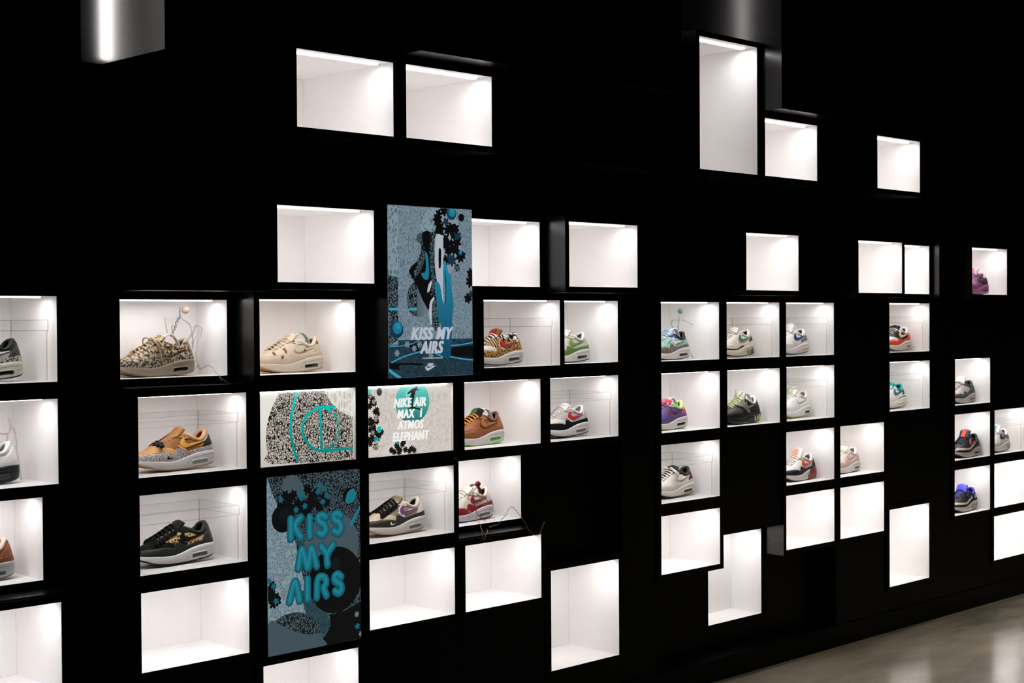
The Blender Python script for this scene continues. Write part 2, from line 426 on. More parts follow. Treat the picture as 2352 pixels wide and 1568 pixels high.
def cabinet(key):
    x0, x1, z0, z1, y, label = CABS[key]
    cx = (x0+x1)/2
    root = empty('display_cabinet', (cx, y, z0-BR), label, 'display cabinet', 'lit display cabinets in the black wall')
    w = (x1-x0)/2; h = z1-z0; zb = BR; DEP = 4.368-y
    b = MB()      # housing: front ring and outer shell
    X = w+BR-0.0006; T = h+2*BR-0.0006; Z0 = 0.0006; e = 0.003
    ring_o = [(-X, Z0), (X, Z0), (X, T), (-X, T)]; ring_i = [(-w, zb), (w, zb), (w, zb+h), (-w, zb+h)]
    n = 0
    for yy in (0.0,):
        for i in range(4):
            j = (i+1) % 4
            b.quad((*[ring_o[i][0]], yy, ring_o[i][1]), (ring_o[j][0], yy, ring_o[j][1]), (ring_i[j][0], yy, ring_i[j][1]), (ring_i[i][0], yy, ring_i[i][1]))
    B = DEP+0.015
    for i in range(4):
        j = (i+1) % 4
        b.quad((ring_o[j][0], 0, ring_o[j][1]), (ring_o[i][0], 0, ring_o[i][1]), (ring_o[i][0], B, ring_o[i][1]), (ring_o[j][0], B, ring_o[j][1]), 1)
        b.quad((ring_i[i][0], 0, ring_i[i][1]), (ring_i[j][0], 0, ring_i[j][1]), (ring_i[j][0], e, ring_i[j][1]), (ring_i[i][0], e, ring_i[i][1]))
    b.quad((X, B, Z0), (-X, B, Z0), (-X, B, T), (X, B, T))
    b.build('housing', [BLACK, BLACK_G], root)
    b = MB()      # white lining: side, top, bottom and back boards with thin dark seams
    t = 0.004
    b.box(-w-t, -w, e, DEP, zb-t, zb+h+t); b.box(w, w+t, e, DEP, zb-t, zb+h+t)
    b.box(-w, w, e, DEP, zb-t, zb); b.box(-w, w, e, DEP, zb+h, zb+h+t)
    b.box(-w-t, w+t, DEP, DEP+t, zb-t, zb+h+t)
    s = 0.0009
    for sx in (-1, 1): b.box(sx*w-s, sx*w+s, DEP-s, DEP, zb, zb+h, 1)
    b.box(-w, w, DEP-s, DEP, zb, zb+s, 1); b.box(-w, w, DEP-s, DEP, zb+h-s, zb+h, 1)
    for sx in (-1, 1):
        b.box(sx*w-s*.6, sx*w+s*.6, e, DEP, zb+h-s*.6, zb+h, 1)
    b.build('lining', [WHITE, SEAM], root)
    ly = 0.007 if key in ('B2', 'B3') else 0.048
    lw = 0.005 if key in ('B2', 'B3') else 0.020
    b = MB(); b.box(-w+0.006, w-0.026, ly, ly+lw, zb+h-0.0040, zb+h-0.0003)
    b.m = [0, 1, 1, 1, 1, 1]
    st = b.build('light_strip', [LED, LED_SIDE], root)
    ld = bpy.data.lights.new('strip_light', 'AREA'); ld.shape = 'RECTANGLE'; ld.size = 2*w-0.034; ld.size_y = lw*0.9
    ld.energy = LED_POWER*(2*w)/0.405*(0.5 if key in ('B2', 'B3') else 1+0.38*(h > 0.3)+0.12*(h > 0.5)); ld.color = (1.0, 0.975, 0.98); ld.spread = 3.0
    lo = bpy.data.objects.new('strip_light', ld); lo.location = (-0.010, ly+lw/2, zb+h-0.0044); lo.parent = st; scene.collection.objects.link(lo)
    if key not in ('B2', 'B3'):
        b = MB(); b.box(w-0.026, w-0.018, ly+0.001, ly+lw-0.001, zb+h-0.0036, zb+h-0.0003)
        b.build('end_cap', ALU, st)
    return root
for k in CABS: cabinet(k)

# plain black boxes that stand out of, or lie back in, the wall
def block(x0, x1, y0, z0, z1, label, mat=BLACK, y1=4.45):
    g = 0.0008
    b = MB(); b.box(x0+g, x1-g, y0, y1, z0+g, z1-g)
    if mat is BLACK: b.m = [1, 1, 0, 1, 1, 1]; mat = [BLACK, BLACK_G]
    o = b.build('wall_box', mat)
    # put the origin at the box's foot
    c = Vector(((x0+x1)/2, y0, z0)); o.data.transform(Matrix.Translation(-c)); o.location = c
    return tag(o, label, 'box')
block(3.337, 3.790, 3.765, 2.508, 3.30, 'black wall box with a glowing lower edge above the right of the upper pair')
block(5.398, 5.855, 3.765, 2.508, 3.40, 'black wall box with sheen on its left side, right of the highest tall cabinet', BLACK_S)
block(4.254, 4.716, 3.765, 2.508, 3.60, 'black wall box standing forward between the upper pair and the tall cabinet')
block(4.254, 4.716, 3.870, 2.203, 2.506, 'black wall box left of the tall lit cabinet, its underside catching light')
block(6.765, 7.216, 3.975, 3.083, 3.60, 'black wall box at the top right, pale glint under its lower edge')
block(2.878, 3.335, 3.975, 2.508, 3.30, 'black wall box above the left of the upper pair of cabinets')
block(5.400, 5.853, 4.090, 0.652, 0.800, 'short black wall box above the partly covered tall cabinet')
block(1.7515, 2.211, 3.975, 2.205, 3.60, 'black wall box at the far upper left, beside the bright sheen')
# two black blocks with slanted corners, above and below one another at the left
def chamfer(pts, y0, label, mat=BLACK):
    b = MB(); b.prism(pts, y0, 4.69 if mat is BLACK_S else 4.45)
    o = b.build('wall_box', mat); c = Vector((pts[1][0], y0, min(p[1] for p in pts)))
    o.data.transform(Matrix.Translation(-c)); o.location = c
    return tag(o, label, 'box')
chamfer([(2.424, 2.417), (2.640, 2.204), (2.877, 2.204), (2.877, 3.60), (2.424, 3.60)], 3.87,
        'black wall box at the top left with a bright vertical sheen on its left side', BLACK_S)
chamfer([(2.424, 1.795), (2.424, 1.7095), (2.874, 1.7095), (2.874, 2.012), (2.636, 2.012)], 3.975,
        'black wall box with a slanted left corner above the camouflage sneaker cabinet')
# unseen light tubes, added behind the boxes to give the sheen stripes
def sheen_tube(x, y, z0, z1, power, label):
    root = empty('sheen_tube', (x, y, z0), label, 'lamp', 'unseen light tubes added for the sheen')
    b = MB(); b.tube([(0, 0, .02), (0, 0, z1-z0-.02)], .013, 12); b.build('tube', emis('tube_glow_%d' % power, (1.0, .93, .91), power, srgb=False), root, True)
    b = MB(); b.box(-.025, .025, -.025, .025, 0, .02); b.box(-.025, .025, -.025, .025, z1-z0-.02, z1-z0); b.box(-.01, .01, .016, .04, 0, z1-z0)
    b.build('fitting', BLACK, root)
sheen_tube(2.311, 4.40, 2.44, 3.55, 48, 'unseen light tube added for the sheen on the top left black box')
sheen_tube(4.950, 4.30, 2.86, 3.55, 30, 'unseen light tube added for the sheen on the box right of the tall cabinet')

# flat black cladding that fills the rest of the wall
cols = [(-3.0,1.7515),(1.7515,2.2110),(2.2110,2.4240),(2.4240,2.8765),(2.8765,3.3330),(3.3330,3.7940),(3.7940,4.2540),(4.2540,4.7160),
        (4.7160,4.9370),(4.9370,5.3975),(5.3975,5.8550),(5.8550,6.3090),(6.3090,6.7620),(6.7620,7.2170),(7.2170,7.4260),(7.4260,7.8760),(7.8760,8.3280),(8.3280,16.0)]
occ = []
for k, (x0, x1, z0, z1, y, l) in CABS.items(): occ.append((x0-BR, x1+BR, z0-BR, z1+BR))
occ += [(3.337,3.790,2.508,3.30),(5.398,5.855,2.508,3.40),(4.254,4.716,2.508,3.6),(4.254,4.716,2.203,2.506),(6.765,7.216,3.083,3.6),(2.878,3.335,2.508,3.3),
        (5.400,5.853,0.652,0.800),(1.70,2.211,2.203,4.0),(2.211,2.424,2.41,4.0),(2.424,2.877,2.203,4.0),(2.424,2.877,1.7095,2.012),(4.716,4.937,2.84,4.0),(4.94,5.397,2.84,4.0),(4.26,4.71,2.84,4.0),(3.357,3.763,1.409,2.012),(2.905,3.306,0.507,1.105)]
def level(ci, z):
    if ci == 9 and z < 0.5: return 4.188
    if ci in (10, 11) and z < 0.5: return 4.188
    if ci == 7 and 0.63 < z < 1.1: return 4.188
    if ci == 6 and z > 2.5: return 4.188
    if ci == 2: return 4.188
    if ci == 14 and 1.6 < z < 2.1: return 4.04
    if ci == 3 and z > 2.0: return 3.93
    return 4.09
b = MB()
for ci, (x0, x1) in enumerate(cols):
    iv = sorted([(o[2], o[3]) for o in occ if min(o[1], x1)-max(o[0], x0) > 0.25*(x1-x0)])
    z = 0.104
    for a, c in iv+[(3.998, 4)]:
        zs = [z]+[q for q in (0.502, 0.802, 1.104, 1.406, 1.708, 2.013, 2.205, 2.506, 2.807, 3.1) if z+.03 < q < a-.03]+[a]
        for q0, q1 in zip(zs[:-1], zs[1:]):
            if q1-q0 > 0.004: b.box(x0+.001, x1-.001, level(ci, (q0+q1)/2), 4.46, q0, q1-0.0015)
        z = max(z, c+0.001)
b.m = [0 if i % 6 == 2 else 1 for i in range(len(b.f))]
struct('trim_1', b, [BLACK, BLACK_G])

# ------------------------------------------------------------------ sneakers
L = 0.29
f_b = lerp_tab([(0,0.0),(.004,.015),(.012,.026),(.03,.038),(.06,.0455),(.09,.048),(.12,.046),(.16,.041),(.2,.0375),(.25,.0355),(.272,.030),(.283,.021),(.288,.012),(.29,0.0)])
f_zb = lerp_tab([(0,.034),(.05,.030),(.09,.027),(.12,.027),(.155,.034),(.19,.044),(.225,.0505),(.25,.053),(.29,.053)])
f_bot = lerp_tab([(0,.0235),(.013,.019),(.05,.0065),(.09,.001),(.12,0.0),(.17,.0),(.20,.002),(.23,.0045),(.25,.007),(.27,.011),(.29,.018)])
f_zc = lerp_tab([(0,.036),(.004,.044),(.012,.053),(.025,.0615),(.044,.069),(.062,.080),(.075,.085),(.09,.093),(.11,.104),(.13,.115),(.15,.124),(.165,.126),(.18,.121),(.2,.109),(.22,.101),(.235,.101),(.25,.109),(.260,.120),(.268,.128),(.276,.131),(.283,.129),(.287,.124),(.29,.117)])
f_e = lerp_tab([(0,0),(.060,0),(.068,.006),(.08,.011),(.11,.016),(.15,.024),(.2,.0285),(.24,.0265),(.255,.022),(.265,.016),(.272,.009),(.277,.003),(.279,0.0),(.29,0.0)])
f_p = lerp_tab([(0,2.4),(.06,2.3),(.1,1.9),(.15,1.7),(.2,1.9),(.29,2.2)])
f_q = lerp_tab([(0,.5),(.05,.52),(.1,.72),(.15,.85),(.2,.95),(.29,1.0)])
def side(s, z, k=1.0):
    s = min(max(s, 0.0), L)
    zb, zc, b, e = f_zb(s), f_zc(s)*k, f_b(s), min(f_e(s), f_b(s)*0.95)
    t = min(max((z-zb)/(zc-zb), 0.0), 1.0)
    return e+(b-e)*(1-t**f_p(s))**f_q(s)
def warp(x, y, z):
    t = min(max((x-0.18)/0.10, 0), 1); t = t*t*(3-2*t)
    return (x-L-max(0.0, z-0.05)*0.19*t, y, z)        # origin at the back of the heel
def upt(s, z, sg, off, fn=side):
    s = min(max(s, 0.0), L)
    d = 0.0012
    y = fn(s, z); ys = (fn(min(s+d, L), z)-fn(max(s-d, 0), z))/(min(s+d, L)-max(s-d, 0)); yz = (fn(s, z+d)-fn(s, z-d))/(2*d)
    ys = max(-7, min(7, ys)); yz = max(-7, min(7, yz))
    n = Vector((-ys, 1, -yz)).normalized()
    return (s+n.x*off, sg*(y+n.y*off), z+n.z*off)
def f_m(s): return f_b(s)+0.0035
def mside(s, z):
    s = min(max(s, 0.0), L)
    zt, zb = f_zb(s)+.002, f_bot(s)
    t = min(max((z-zb)/(zt-zb), 0), 1)
    return f_b(s)+(0.0035 if s < .285 else .0035)+0.0022*sin(pi*min(1, t*1.1))*(1 if 0.004 < s else 0)
def overlay(root, name, polys, m, off=0.0015, fn=side, smooth_n=4, step=0.004, both=True, zclamp=True):
    verts, faces = [], []
    for poly in polys:
        P = crom(poly, smooth_n, True) if smooth_n else list(poly)
        P = [(min(max(a, 0.0), L), b) for a, b in P]
        if fn is side: P = [(a, min(max(c, f_zb(a)-.001), f_zc(a))) for a, c in P]
        Q = []
        for p in P:
            if not Q or (abs(p[0]-Q[-1][0])+abs(p[1]-Q[-1][1])) > 4e-4: Q.append(p)
        while len(Q) > 3 and (abs(Q[0][0]-Q[-1][0])+abs(Q[0][1]-Q[-1][1])) <= 4e-4: Q.pop()
        # subdivide long edges
        R_ = []
        for i in range(len(Q)):
            a, c = Q[i], Q[(i+1) % len(Q)]
            k = max(1, int(math.hypot(c[0]-a[0], c[1]-a[1])/0.005))
            for j in range(k): R_.append((a[0]+(c[0]-a[0])*j/k, a[1]+(c[1]-a[1])*j/k))
        Q = R_
        if len(Q) < 3: continue
        pts = [Vector(q) for q in Q]; nb = len(pts)
        x0 = min(q[0] for q in Q); x1 = max(q[0] for q in Q); z0 = min(q[1] for q in Q); z1 = max(q[1] for q in Q)
        xs = []; x = x0+step*.5
        while x < x1: xs.append(x); x += step if 0.02 < x < .27 else step*.5
        for x in xs:
            z = z0+step*.5
            while z < z1:
                if inpoly(x, z, Q) and inpoly(x+.0008, z+.0008, Q) and inpoly(x-.0008, z-.0008, Q): pts.append(Vector((x, z)))
                z += step*.8
        try: r = geometry.delaunay_2d_cdt(pts, [], [list(range(nb))], 1, 1e-6)
        except Exception: continue
        V, E_, Fc = r[0], r[1], r[2]
        ec = {}
        for f in Fc:
            for i in range(len(f)):
                a, c = f[i], f[(i+1) % len(f)]
                ec[(a, c)] = 1
        bd = [(a, c) for (a, c) in ec if (c, a) not in ec]
        for sg in ((-1, 1) if both else (-1,)):
            n = len(verts)
            verts += [warp(*upt(v.x, v.y, sg, off, fn)) for v in V]
            for f in Fc: faces.append(tuple(n+i for i in (f if sg < 0 else f[::-1])))
            n2 = len(verts)
            verts += [warp(*upt(v.x, v.y, sg, -0.0006, fn)) for v in V]
            for a, c in bd:
                q = (n+a, n2+a, n2+c, n+c); faces.append(q if sg < 0 else q[::-1])
    if not faces: return None
    return mesh(name, verts, faces, m, root, True)

PAN = {
 'toe_cap': [[(0,.045),(0,.066),(.02,.075),(.045,.085),(.062,.085),(.075,.079),(.095,.075),(.117,.070),(.134,.056),(.122,.050),(.10,.055),(.07,.057),(.03,.055),(.01,.050)]],
 'mudguard': [[(0,.03),(0,.050),(.015,.053),(.05,.056),(.085,.057),(.105,.055),(.119,.050),(.124,.056),(.130,.069),(.142,.070),(.158,.062),(.178,.058),(.205,.063),(.24,.069),(.29,.076),(.29,.05),(.25,.050),(.22,.046),(.19,.041),(.155,.031),(.12,.024),(.06,.026),(.02,.030)]],
 'heel_counter': [[(.281,.113),(.29,.105),(.29,.074),(.262,.070),(.234,.066),(.240,.078),(.250,.089),(.265,.100)]],
 'collar_panel': [[(.186,.120),(.20,.112),(.22,.104),(.235,.104),(.25,.113),(.262,.126),(.272,.133),(.29,.133),(.29,.112),(.281,.112),(.265,.100),(.25,.090),(.225,.088),(.205,.094),(.188,.103),(.180,.112)]],
 'eyestay': [[(.133,.113),(.15,.126),(.165,.129),(.18,.124),(.190,.116),(.188,.105),(.172,.103),(.15,.108)]],
 'swoosh': [[(.166,.109),(.158,.104),(.150,.094),(.148,.084),(.153,.075),(.163,.071),(.178,.073),(.207,.080),(.248,.091),(.225,.0895),(.196,.0865),(.179,.0845),(.170,.087),(.165,.095)]],
 'side_window': [[(.136,.081),(.146,.080),(.160,.071),(.172,.061),(.160,.060),(.148,.068)]],
 'toe_mark': [[(.098,.047),(.093,.043),(.094,.037),(.102,.036),(.122,.041),(.108,.040),(.100,.041)]],
}
def tube_collar(root, m, r=0.0075, s0=.150):
    b = MB(); pts = []
    N = 16
    ss = [s0+(.279-s0)*(1-(1-i/N)**1.6) for i in range(N+1)]
    for s in ss: pts.append((s, -f_e(s), f_zc(s)-.004))
    for s in ss[-2::-1]: pts.append((s, f_e(s), f_zc(s)-.004))
    P = []
    for x, y, z in pts:
        x = min(x, L-.004)
        P.append(warp(x, y, z))
    rr = [r*(0.35+0.65*min(1, i/4, (len(P)-1-i)/4)) for i in range(len(P))]
    b.tube(P, rr, 8)
    return b.build('collar', m, root, True)
def sneaker(D, place, label):
    x_heel, y_c, z0, rz = place
    root = empty('sneaker', (x_heel, y_c, z0), label, 'sneaker', 'sneakers on display', rz)
    g = lambda k, d=None: D.get(k, d)
    up = g('upper')
    # midsole
    ms = [0,.002,.005,.009,.014,.02,.03,.045,.06,.08,.1,.12,.135,.15,.165,.18,.2,.22,.24,.255,.265,.273,.279,.284,.287,.289,.29]
    rows = 7; verts = []; faces = []
    def ring(s, sg, zt, zb, grow):
        out = []
        for r in range(rows):
            t = r/(rows-1); z = zb+(zt-zb)*t
            out.append((s, sg*(mside(s, z)-(0.0012 if (r in (0,)) else 0)), z))
        return out
    cols_ = [(s, -1) for s in ms]+[(s, 1) for s in ms[::-1]]
    outs = 0.0045
    for s, sg in cols_:
        zt, zb = f_zb(s)+.002, f_bot(s)+outs
        for q in ring(s, sg, zt, zb, 0): verts.append(warp(*((q[0]-.0035 if s < .002 else q[0]+(.0035 if s > .2895 else 0)), q[1]*(0.75 if (s < .001 or s > .2895) else 1), q[2])))
    n = len(cols_)
    for i in range(n):
        j = (i+1) % n
        for r in range(rows-1): faces.append((i*rows+r, j*rows+r, j*rows+r+1, i*rows+r+1))
    h = len(ms)
    for i in range(h-1):
        a, c = i, i+1; a2, c2 = n-1-i, n-2-i
        faces.append((a*rows+rows-1, c*rows+rows-1, c2*rows+rows-1, a2*rows+rows-1))
    mesh('midsole', verts, faces, g('mid', C(232,230,226)), root, True)
    # outsole with tread notches
    verts = []; faces = []
    ss = [L*i/60 for i in range(61)]
    cs = [(s, -1) for s in ss]+[(s, 1) for s in ss[::-1]]
    for s, sg in cs:
        zb = f_bot(s); k = int(s/L*60) % 4
        lo = zb+(0.002 if (k == 0 and .02 < s < .27) else 0)
        y = mside(s, zb+.003)-.0008
        verts.append(warp(s, sg*y, zb+outs+.0003)); verts.append(warp(s, sg*(y-.0015), lo))
    n = len(cs)
    for i in range(n):
        j = (i+1) % n; faces.append((2*i+1, 2*j+1, 2*j, 2*i))
    for i in range(60):
        a2, c2 = n-1-i, n-2-i; faces.append((2*i+1, 2*a2+1, 2*c2+1, 2*(i+1)+1))
    mesh('outsole', verts, faces, g('out', C(40,38,36)), root)
    # upper shell
    ss = [0,.0015,.004,.008,.013,.02,.028,.037,.047,.056,.0605,.066,.073,.082,.092,.103,.115,.128,.14,.152,.165,.178,.19,.203,.216,.229,.24,.25,.258,.265,.271,.276,.280,.283,.286,.288,.2893,.29]
    NT = 13; verts = []; faces = []
    for sg in (-1, 1):
        n0 = len(verts)
        for s in ss:
            zb, zc = f_zb(s), f_zc(s)
            for r in range(NT):
                t = sin(pi/2*r/(NT-1)) if s < .07 else r/(NT-1)
                z = zb+(zc-zb)*t
                verts.append(warp(s, sg*side(s, z), z))
        for i in range(len(ss)-1):
            for r in range(NT-1):
                a = n0+i*NT+r; q = (a, a+NT, a+NT+1, a+1)
                faces.append(q if sg < 0 else q[::-1])
    mesh('upper', verts, faces, up, root, True)
    # lining: inside walls and insole
    verts = []; faces = []
    li = [s for s in ss if .12 <= s <= .281]
    for sg in (-1, 1):
        n0 = len(verts)
        for s in li:
            e = max(0, f_e(s)-.002); zc = f_zc(s)
            for r in range(6):
                t = r/5; z = zc-(zc-.055)*t
                y = e+(max(0.0, f_b(s)-.006)-e)*min(1, t*1.3)
                verts.append(warp(min(s, L-.003), sg*y, z))
        for i in range(len(li)-1):
            for r in range(5):
                a = n0+i*6+r; q = (a, a+1, a+7, a+6); faces.append(q if sg < 0 else q[::-1])
    n0 = len(verts)
    for s in li: verts += [warp(min(s, L-.004), -(max(0, f_b(s)-.006)), .056), warp(min(s, L-.004), max(0, f_b(s)-.006), .056)]
    for i in range(len(li)-1): faces.append((n0+2*i, n0+2*i+1, n0+2*i+3, n0+2*i+2))
    mesh('lining', verts, faces, g('lining', C(60,58,56)), root, True)
    tube_collar(root, g('collar', up), g('collar_r', .0072))
    # tongue
    tt = g('tongue_h', 1.0)
    tp = [(.066,.074),(.08,.082),(.10,.095),(.12,.107),(.14,.120),(.152,.130*tt),(.160,.140*tt),(.167,.144*tt)]
    verts = []; faces = []
    tp = crom(tp, 3)
    for lay in (0, 1):
        for i, (s, z) in enumerate(tp):
            wv = (0.010+0.020*min(1, i/12))*(1 if i < len(tp)-3 else (.97, .85, .6)[i-len(tp)+3])
            for q in range(7):
                a = (q-3)/3
                verts.append((s-L+(0.006*lay)+0.004*a*a, wv*a, z+.003-0.006*a*a-(.004*lay)))
    k = len(tp)
    for lay in (0, 1):
        for i in range(k-1):
            for q in range(6):
                a = lay*k*7+i*7+q; f = (a, a+1, a+8, a+7); faces.append(f if lay else f[::-1])
    for i in range(k-1):
        for q in (0, 6):
            a = i*7+q; faces.append((a, a+7, a+7+k*7, a+k*7))
    a = (k-1)*7
    for q in range(6): faces.append((a+q, a+q+1, a+q+1+k*7, a+q+k*7))
    tg = mesh('tongue', verts, faces, g('tongue', up), root, True)
    if g('tongue_tag'):
        b = MB(); s, z = tp[-4]; s2, z2 = tp[-11]
        b.quad((s2-L-.004, -.013, z2+.004), (s2-L-.004, .013, z2+.004), (s-L-.004, .013, z+.004), (s-L-.004, -.013, z+.004))
        b.build('tongue_label', g('tongue_tag'), tg)
    # side panels
    offs = {'toe_cap': .0009, 'mudguard': .0017, 'heel_counter': .0015, 'collar_panel': .0012, 'eyestay': .0019, 'swoosh': .0026, 'side_window': .0021, 'toe_mark': .0026}
    for k in ('toe_cap', 'collar_panel', 'heel_counter', 'mudguard', 'eyestay', 'side_window', 'swoosh', 'toe_mark'):
        if g(k): 
            if k == 'swoosh' and g('swoosh_edge'):
                cx_, cz_ = .19, .086
                big = [[(a+(a-cx_)*.06+(-.002 if a < .165 else 0), c+(.0022 if c > .0845 else -.0026)) for a, c in PAN['swoosh'][0]]]
                overlay(root, 'swoosh_edge', big, g('swoosh_edge'), .0022, both=False)
            overlay(root, k, PAN[k], g(k), offs[k], both=k not in ('swoosh', 'eyestay', 'side_window', 'toe_mark'))
    for nm, polys, m, off, fn in g('extra', []):
        for pl in polys: overlay(root, nm, [pl], m, off, fn, both=False)
    # eyelets
    b = MB()
    ey = [(.088,.086),(.101,.093),(.114,.100),(.127,.107),(.139,.113),(.155,.116),(.168,.112)]
    for s, z in ey:
        for sg in (-1, 1):
            p = Vector(warp(*upt(s, z, sg, .0022))); b.ball(p, .0019, 6, 4, 0, (1, .6, 1))
    b.build('eyelets', g('eyelet', C(30,30,30)), root, True)
    # air window
    if g('win', True):
        x0, x1 = g('win_x', (.188, .247)); 
        def rr(x0, x1, g_=0.0):
            a = .0160-g_; c = .0280+g_; sl = .07
            pts = []
            for (cx_, cz_, t0) in ((x1-.004, c-.004, 0), (x0+.004, c-.004, 1), (x0+.004, a+.004, 2), (x1-.004, a+.004, 3)):
                for q in range(4):
                    th = pi/2*(t0+q/3); pts.append((cx_+(.004+g_)*cos(th), cz_+(.004+g_)*sin(th)+sl*(cx_-.215)))
            return pts
        fr = overlay(root, 'window_rim', [rr(x0, x1, .0012)], g('win_rim', g('mid', C(225,222,218))), .0009, mside, 0, both=False)
        overlay(fr, 'air_window', [rr(x0, x1)], g('winm', pbr('air_window_grey', (70, 76, 72), .15, .6)), .0014, mside, 0, both=False)
    # sole groove lines
    gl = MB()
    for za, sa, sb in ((.40, .165, .283), (.68, .185, .286)):
        pts = []
        for i in range(14):
            s = sa+(sb-sa)*i/13; z = f_bot(s)+.004+(f_zb(s)-f_bot(s))*za
            if za < .5 and x_heel and .182 < s < .252 and g('win', True):
                if len(pts) > 1: gl.tube(pts, .0005, 4)
                pts = []; continue
            pts.append(warp(*upt(s, z, -1, .0001, mside)))
        if len(pts) > 1: gl.tube(pts, .0005, 4)
    if gl.f: gl.build('sole_groove', g('groove', C(150,146,142)), root)
    # laces
    lw = g('lace_r', .0032); n = 2 if g('lace_lump') else 6
    if g('laces'):
        b = MB()
        for k in range(n):
            s = .072+.0135*k; z = f_zc(s); e = f_e(s)+.005
            sh = .007*(1 if k % 2 else -1)*g('lace_cross', 0.6)
            pts = [warp(*upt(s-sh*.4, f_zc(s)-.006, -1, .002)), (s-sh*.3-L, -e*.75, z+.004), (s-L, 0, z+.009+g('lace_puff', 0)), (s+sh*.3-L, e*.75, z+.004), warp(*upt(s+sh*.4, f_zc(s)-.006, 1, .002))]
            b.tube(crom(pts, 4), lw*.62, 6, flat=1.5)
            if g('lace_rope'):
                for sg in (-1, 1):
                    pp = [upt(s+.002, z-.004, sg, .003), upt(s-.004, z-.012, sg, .006), upt(s-.008, z-.020, sg, .003)]
                    b.tube(crom([warp(*q) for q in pp], 4), lw*1.15, 7)
        if g('lace_lump'):
            for i in range(16):
                a = i*2.4; b.ball((.074+.018*(i % 5)/5-L, -.024+.018*sin(a), .083+.006*cos(a)+.006*(i % 5)/5), .0058, 7, 5)
        if g('bow'):
            for sg in (-1, 1):
                q = [(-.155, sg*.004, .132), (-.165, sg*.022, .138), (-.162, sg*.040, .122), (-.150, sg*.046, .100), (-.142, sg*.044, .094), (-.138, sg*.043, .104), (-.146, sg*.030, .124), (-.155, sg*.004, .132)]
                b.tube(crom(q, 4), .0024, 6, flat=1.6)
            q = [(-.155, -.004, .131), (-.158, -.028, .125), (-.152, -.043, .100), (-.147, -.049, .070), (-.146, -.050, .050)]
            b.tube(crom(q, 4), .0018, 6)
        if g('bow_tall'):
            for q in ([(-.16,0,.125),(-.175,-.01,.150),(-.19,-.02,.172)], [(-.16,0,.125),(-.145,-.01,.150),(-.128,-.015,.158),(-.122,-.015,.148),(-.140,-.01,.134),(-.16,0,.125)]):
                b.tube(crom(q, 4), .0022, 6)
        b.build('laces', g('laces'), root, True)
    for ch in root.children:            # lower the cut of the upper a little
        for o in [ch]+list(ch.children):
            for v in o.data.vertices:
                if v.co.z > .05: v.co.z = .05+(v.co.z-.05)*.875
    return root
def shoe_tree(x_heel, y_c, z0, m, label):
    root = empty('shoe_tree', (x_heel, y_c, z0+.06), label, 'shoe tree')
    v = []; f = []
    N = 14
    for i in range(N+1):
        a = pi*(0.98-0.93*i/N)
        x = -.085+.040*cos(a); z = .012+.052*sin(a) - (.022*(i/N)**2)
        nx, nz = cos(a), sin(a)
        for (dr, dy) in ((0, -.008), (0, .008), (-.0035, .008), (-.0035, -.008)):
            v.append((x+nx*dr, dy, z+nz*dr))
    for i in range(N):
        for q in range(4): f.append((4*i+q, 4*(i+1)+q, 4*(i+1)+(q+1) % 4, 4*i+(q+1) % 4))
    mesh('spring_band', v, f, m, root, True)

WHT = C(232,229,224); OFFW = C(222,218,206); GUM = C(196,152,98); BLK = C(18,20,20); BLS = pbr('black_suede', (16,18,18), .9, .1, bump=.4)
WINK = pbr('air_window_dark', (22, 26, 24), .12, .6)
S_MID = []
heel_clip = [[(.215,.052),(.205,.040),(.196,.018),(.196,.006),(.29,.010),(.29,.052),(.26,.054)]]
stripe_mid = lambda z0, z1: [[(0,z0),(0,z1),(.1,z1),(.17,z1+.006),(.22,z1+.018),(.29,z1+.03),(.29,z0+.03),(.22,z0+.018),(.17,z0+.006),(.1,z0)]]
flecks = [[(.105,.085),(.112,.089),(.116,.078),(.113,.070),(.108,.072),(.110,.079)],[(.09,.058),(.098,.062),(.097,.053),(.092,.049),(.088,.052)],[(.062,.070),(.069,.073),(.070,.064),(.066,.062)],
          [(.188,.083),(.196,.085),(.198,.077),(.193,.076)],[(.262,.118),(.270,.115),(.272,.107),(.266,.104),(.263,.110)],[(.205,.092),(.213,.094),(.212,.090),(.206,.089)],[(.147,.116),(.152,.121),(.156,.117),(.151,.113)]]
camoU = camo('camouflage_print', [(214,196,164), ((166,124,84), .53, 3.1), ((44,50,46), .555, 11.7)], .0095)
camoM = camo('camouflage_print_small', [(206,192,164), ((44,50,46), .50, 1.7), ((120,92,70), .60, 6.3)], .0065)
safL = spots('safari_print', (208,204,198), (52,56,56), .0036, .38, .0012, 1.0, .75)
safD = spots('safari_print_dark', (60,66,64), (20,22,22), .006, .45)
leo = spots('leopard_print', (206,146,66), (26,20,16), .0078, .40, .004, 1.1)
leo2 = spots('leopard_print_pale', (224,180,110), (34,24,18), .010, .38, .006, 1.2)
tig = stripes('tiger_print', (222,162,86), (20,16,12), 38, 7, .52, .45)
zeb = stripes('zebra_print', (228,226,220), (18,18,18), 30, 8, .5, 1.0)
elT = spots('taupe_speckle', (150,140,122), (60,58,54), .003, .42)
BOXZ = lambda k: (CABS[k][2], CABS[k][4])
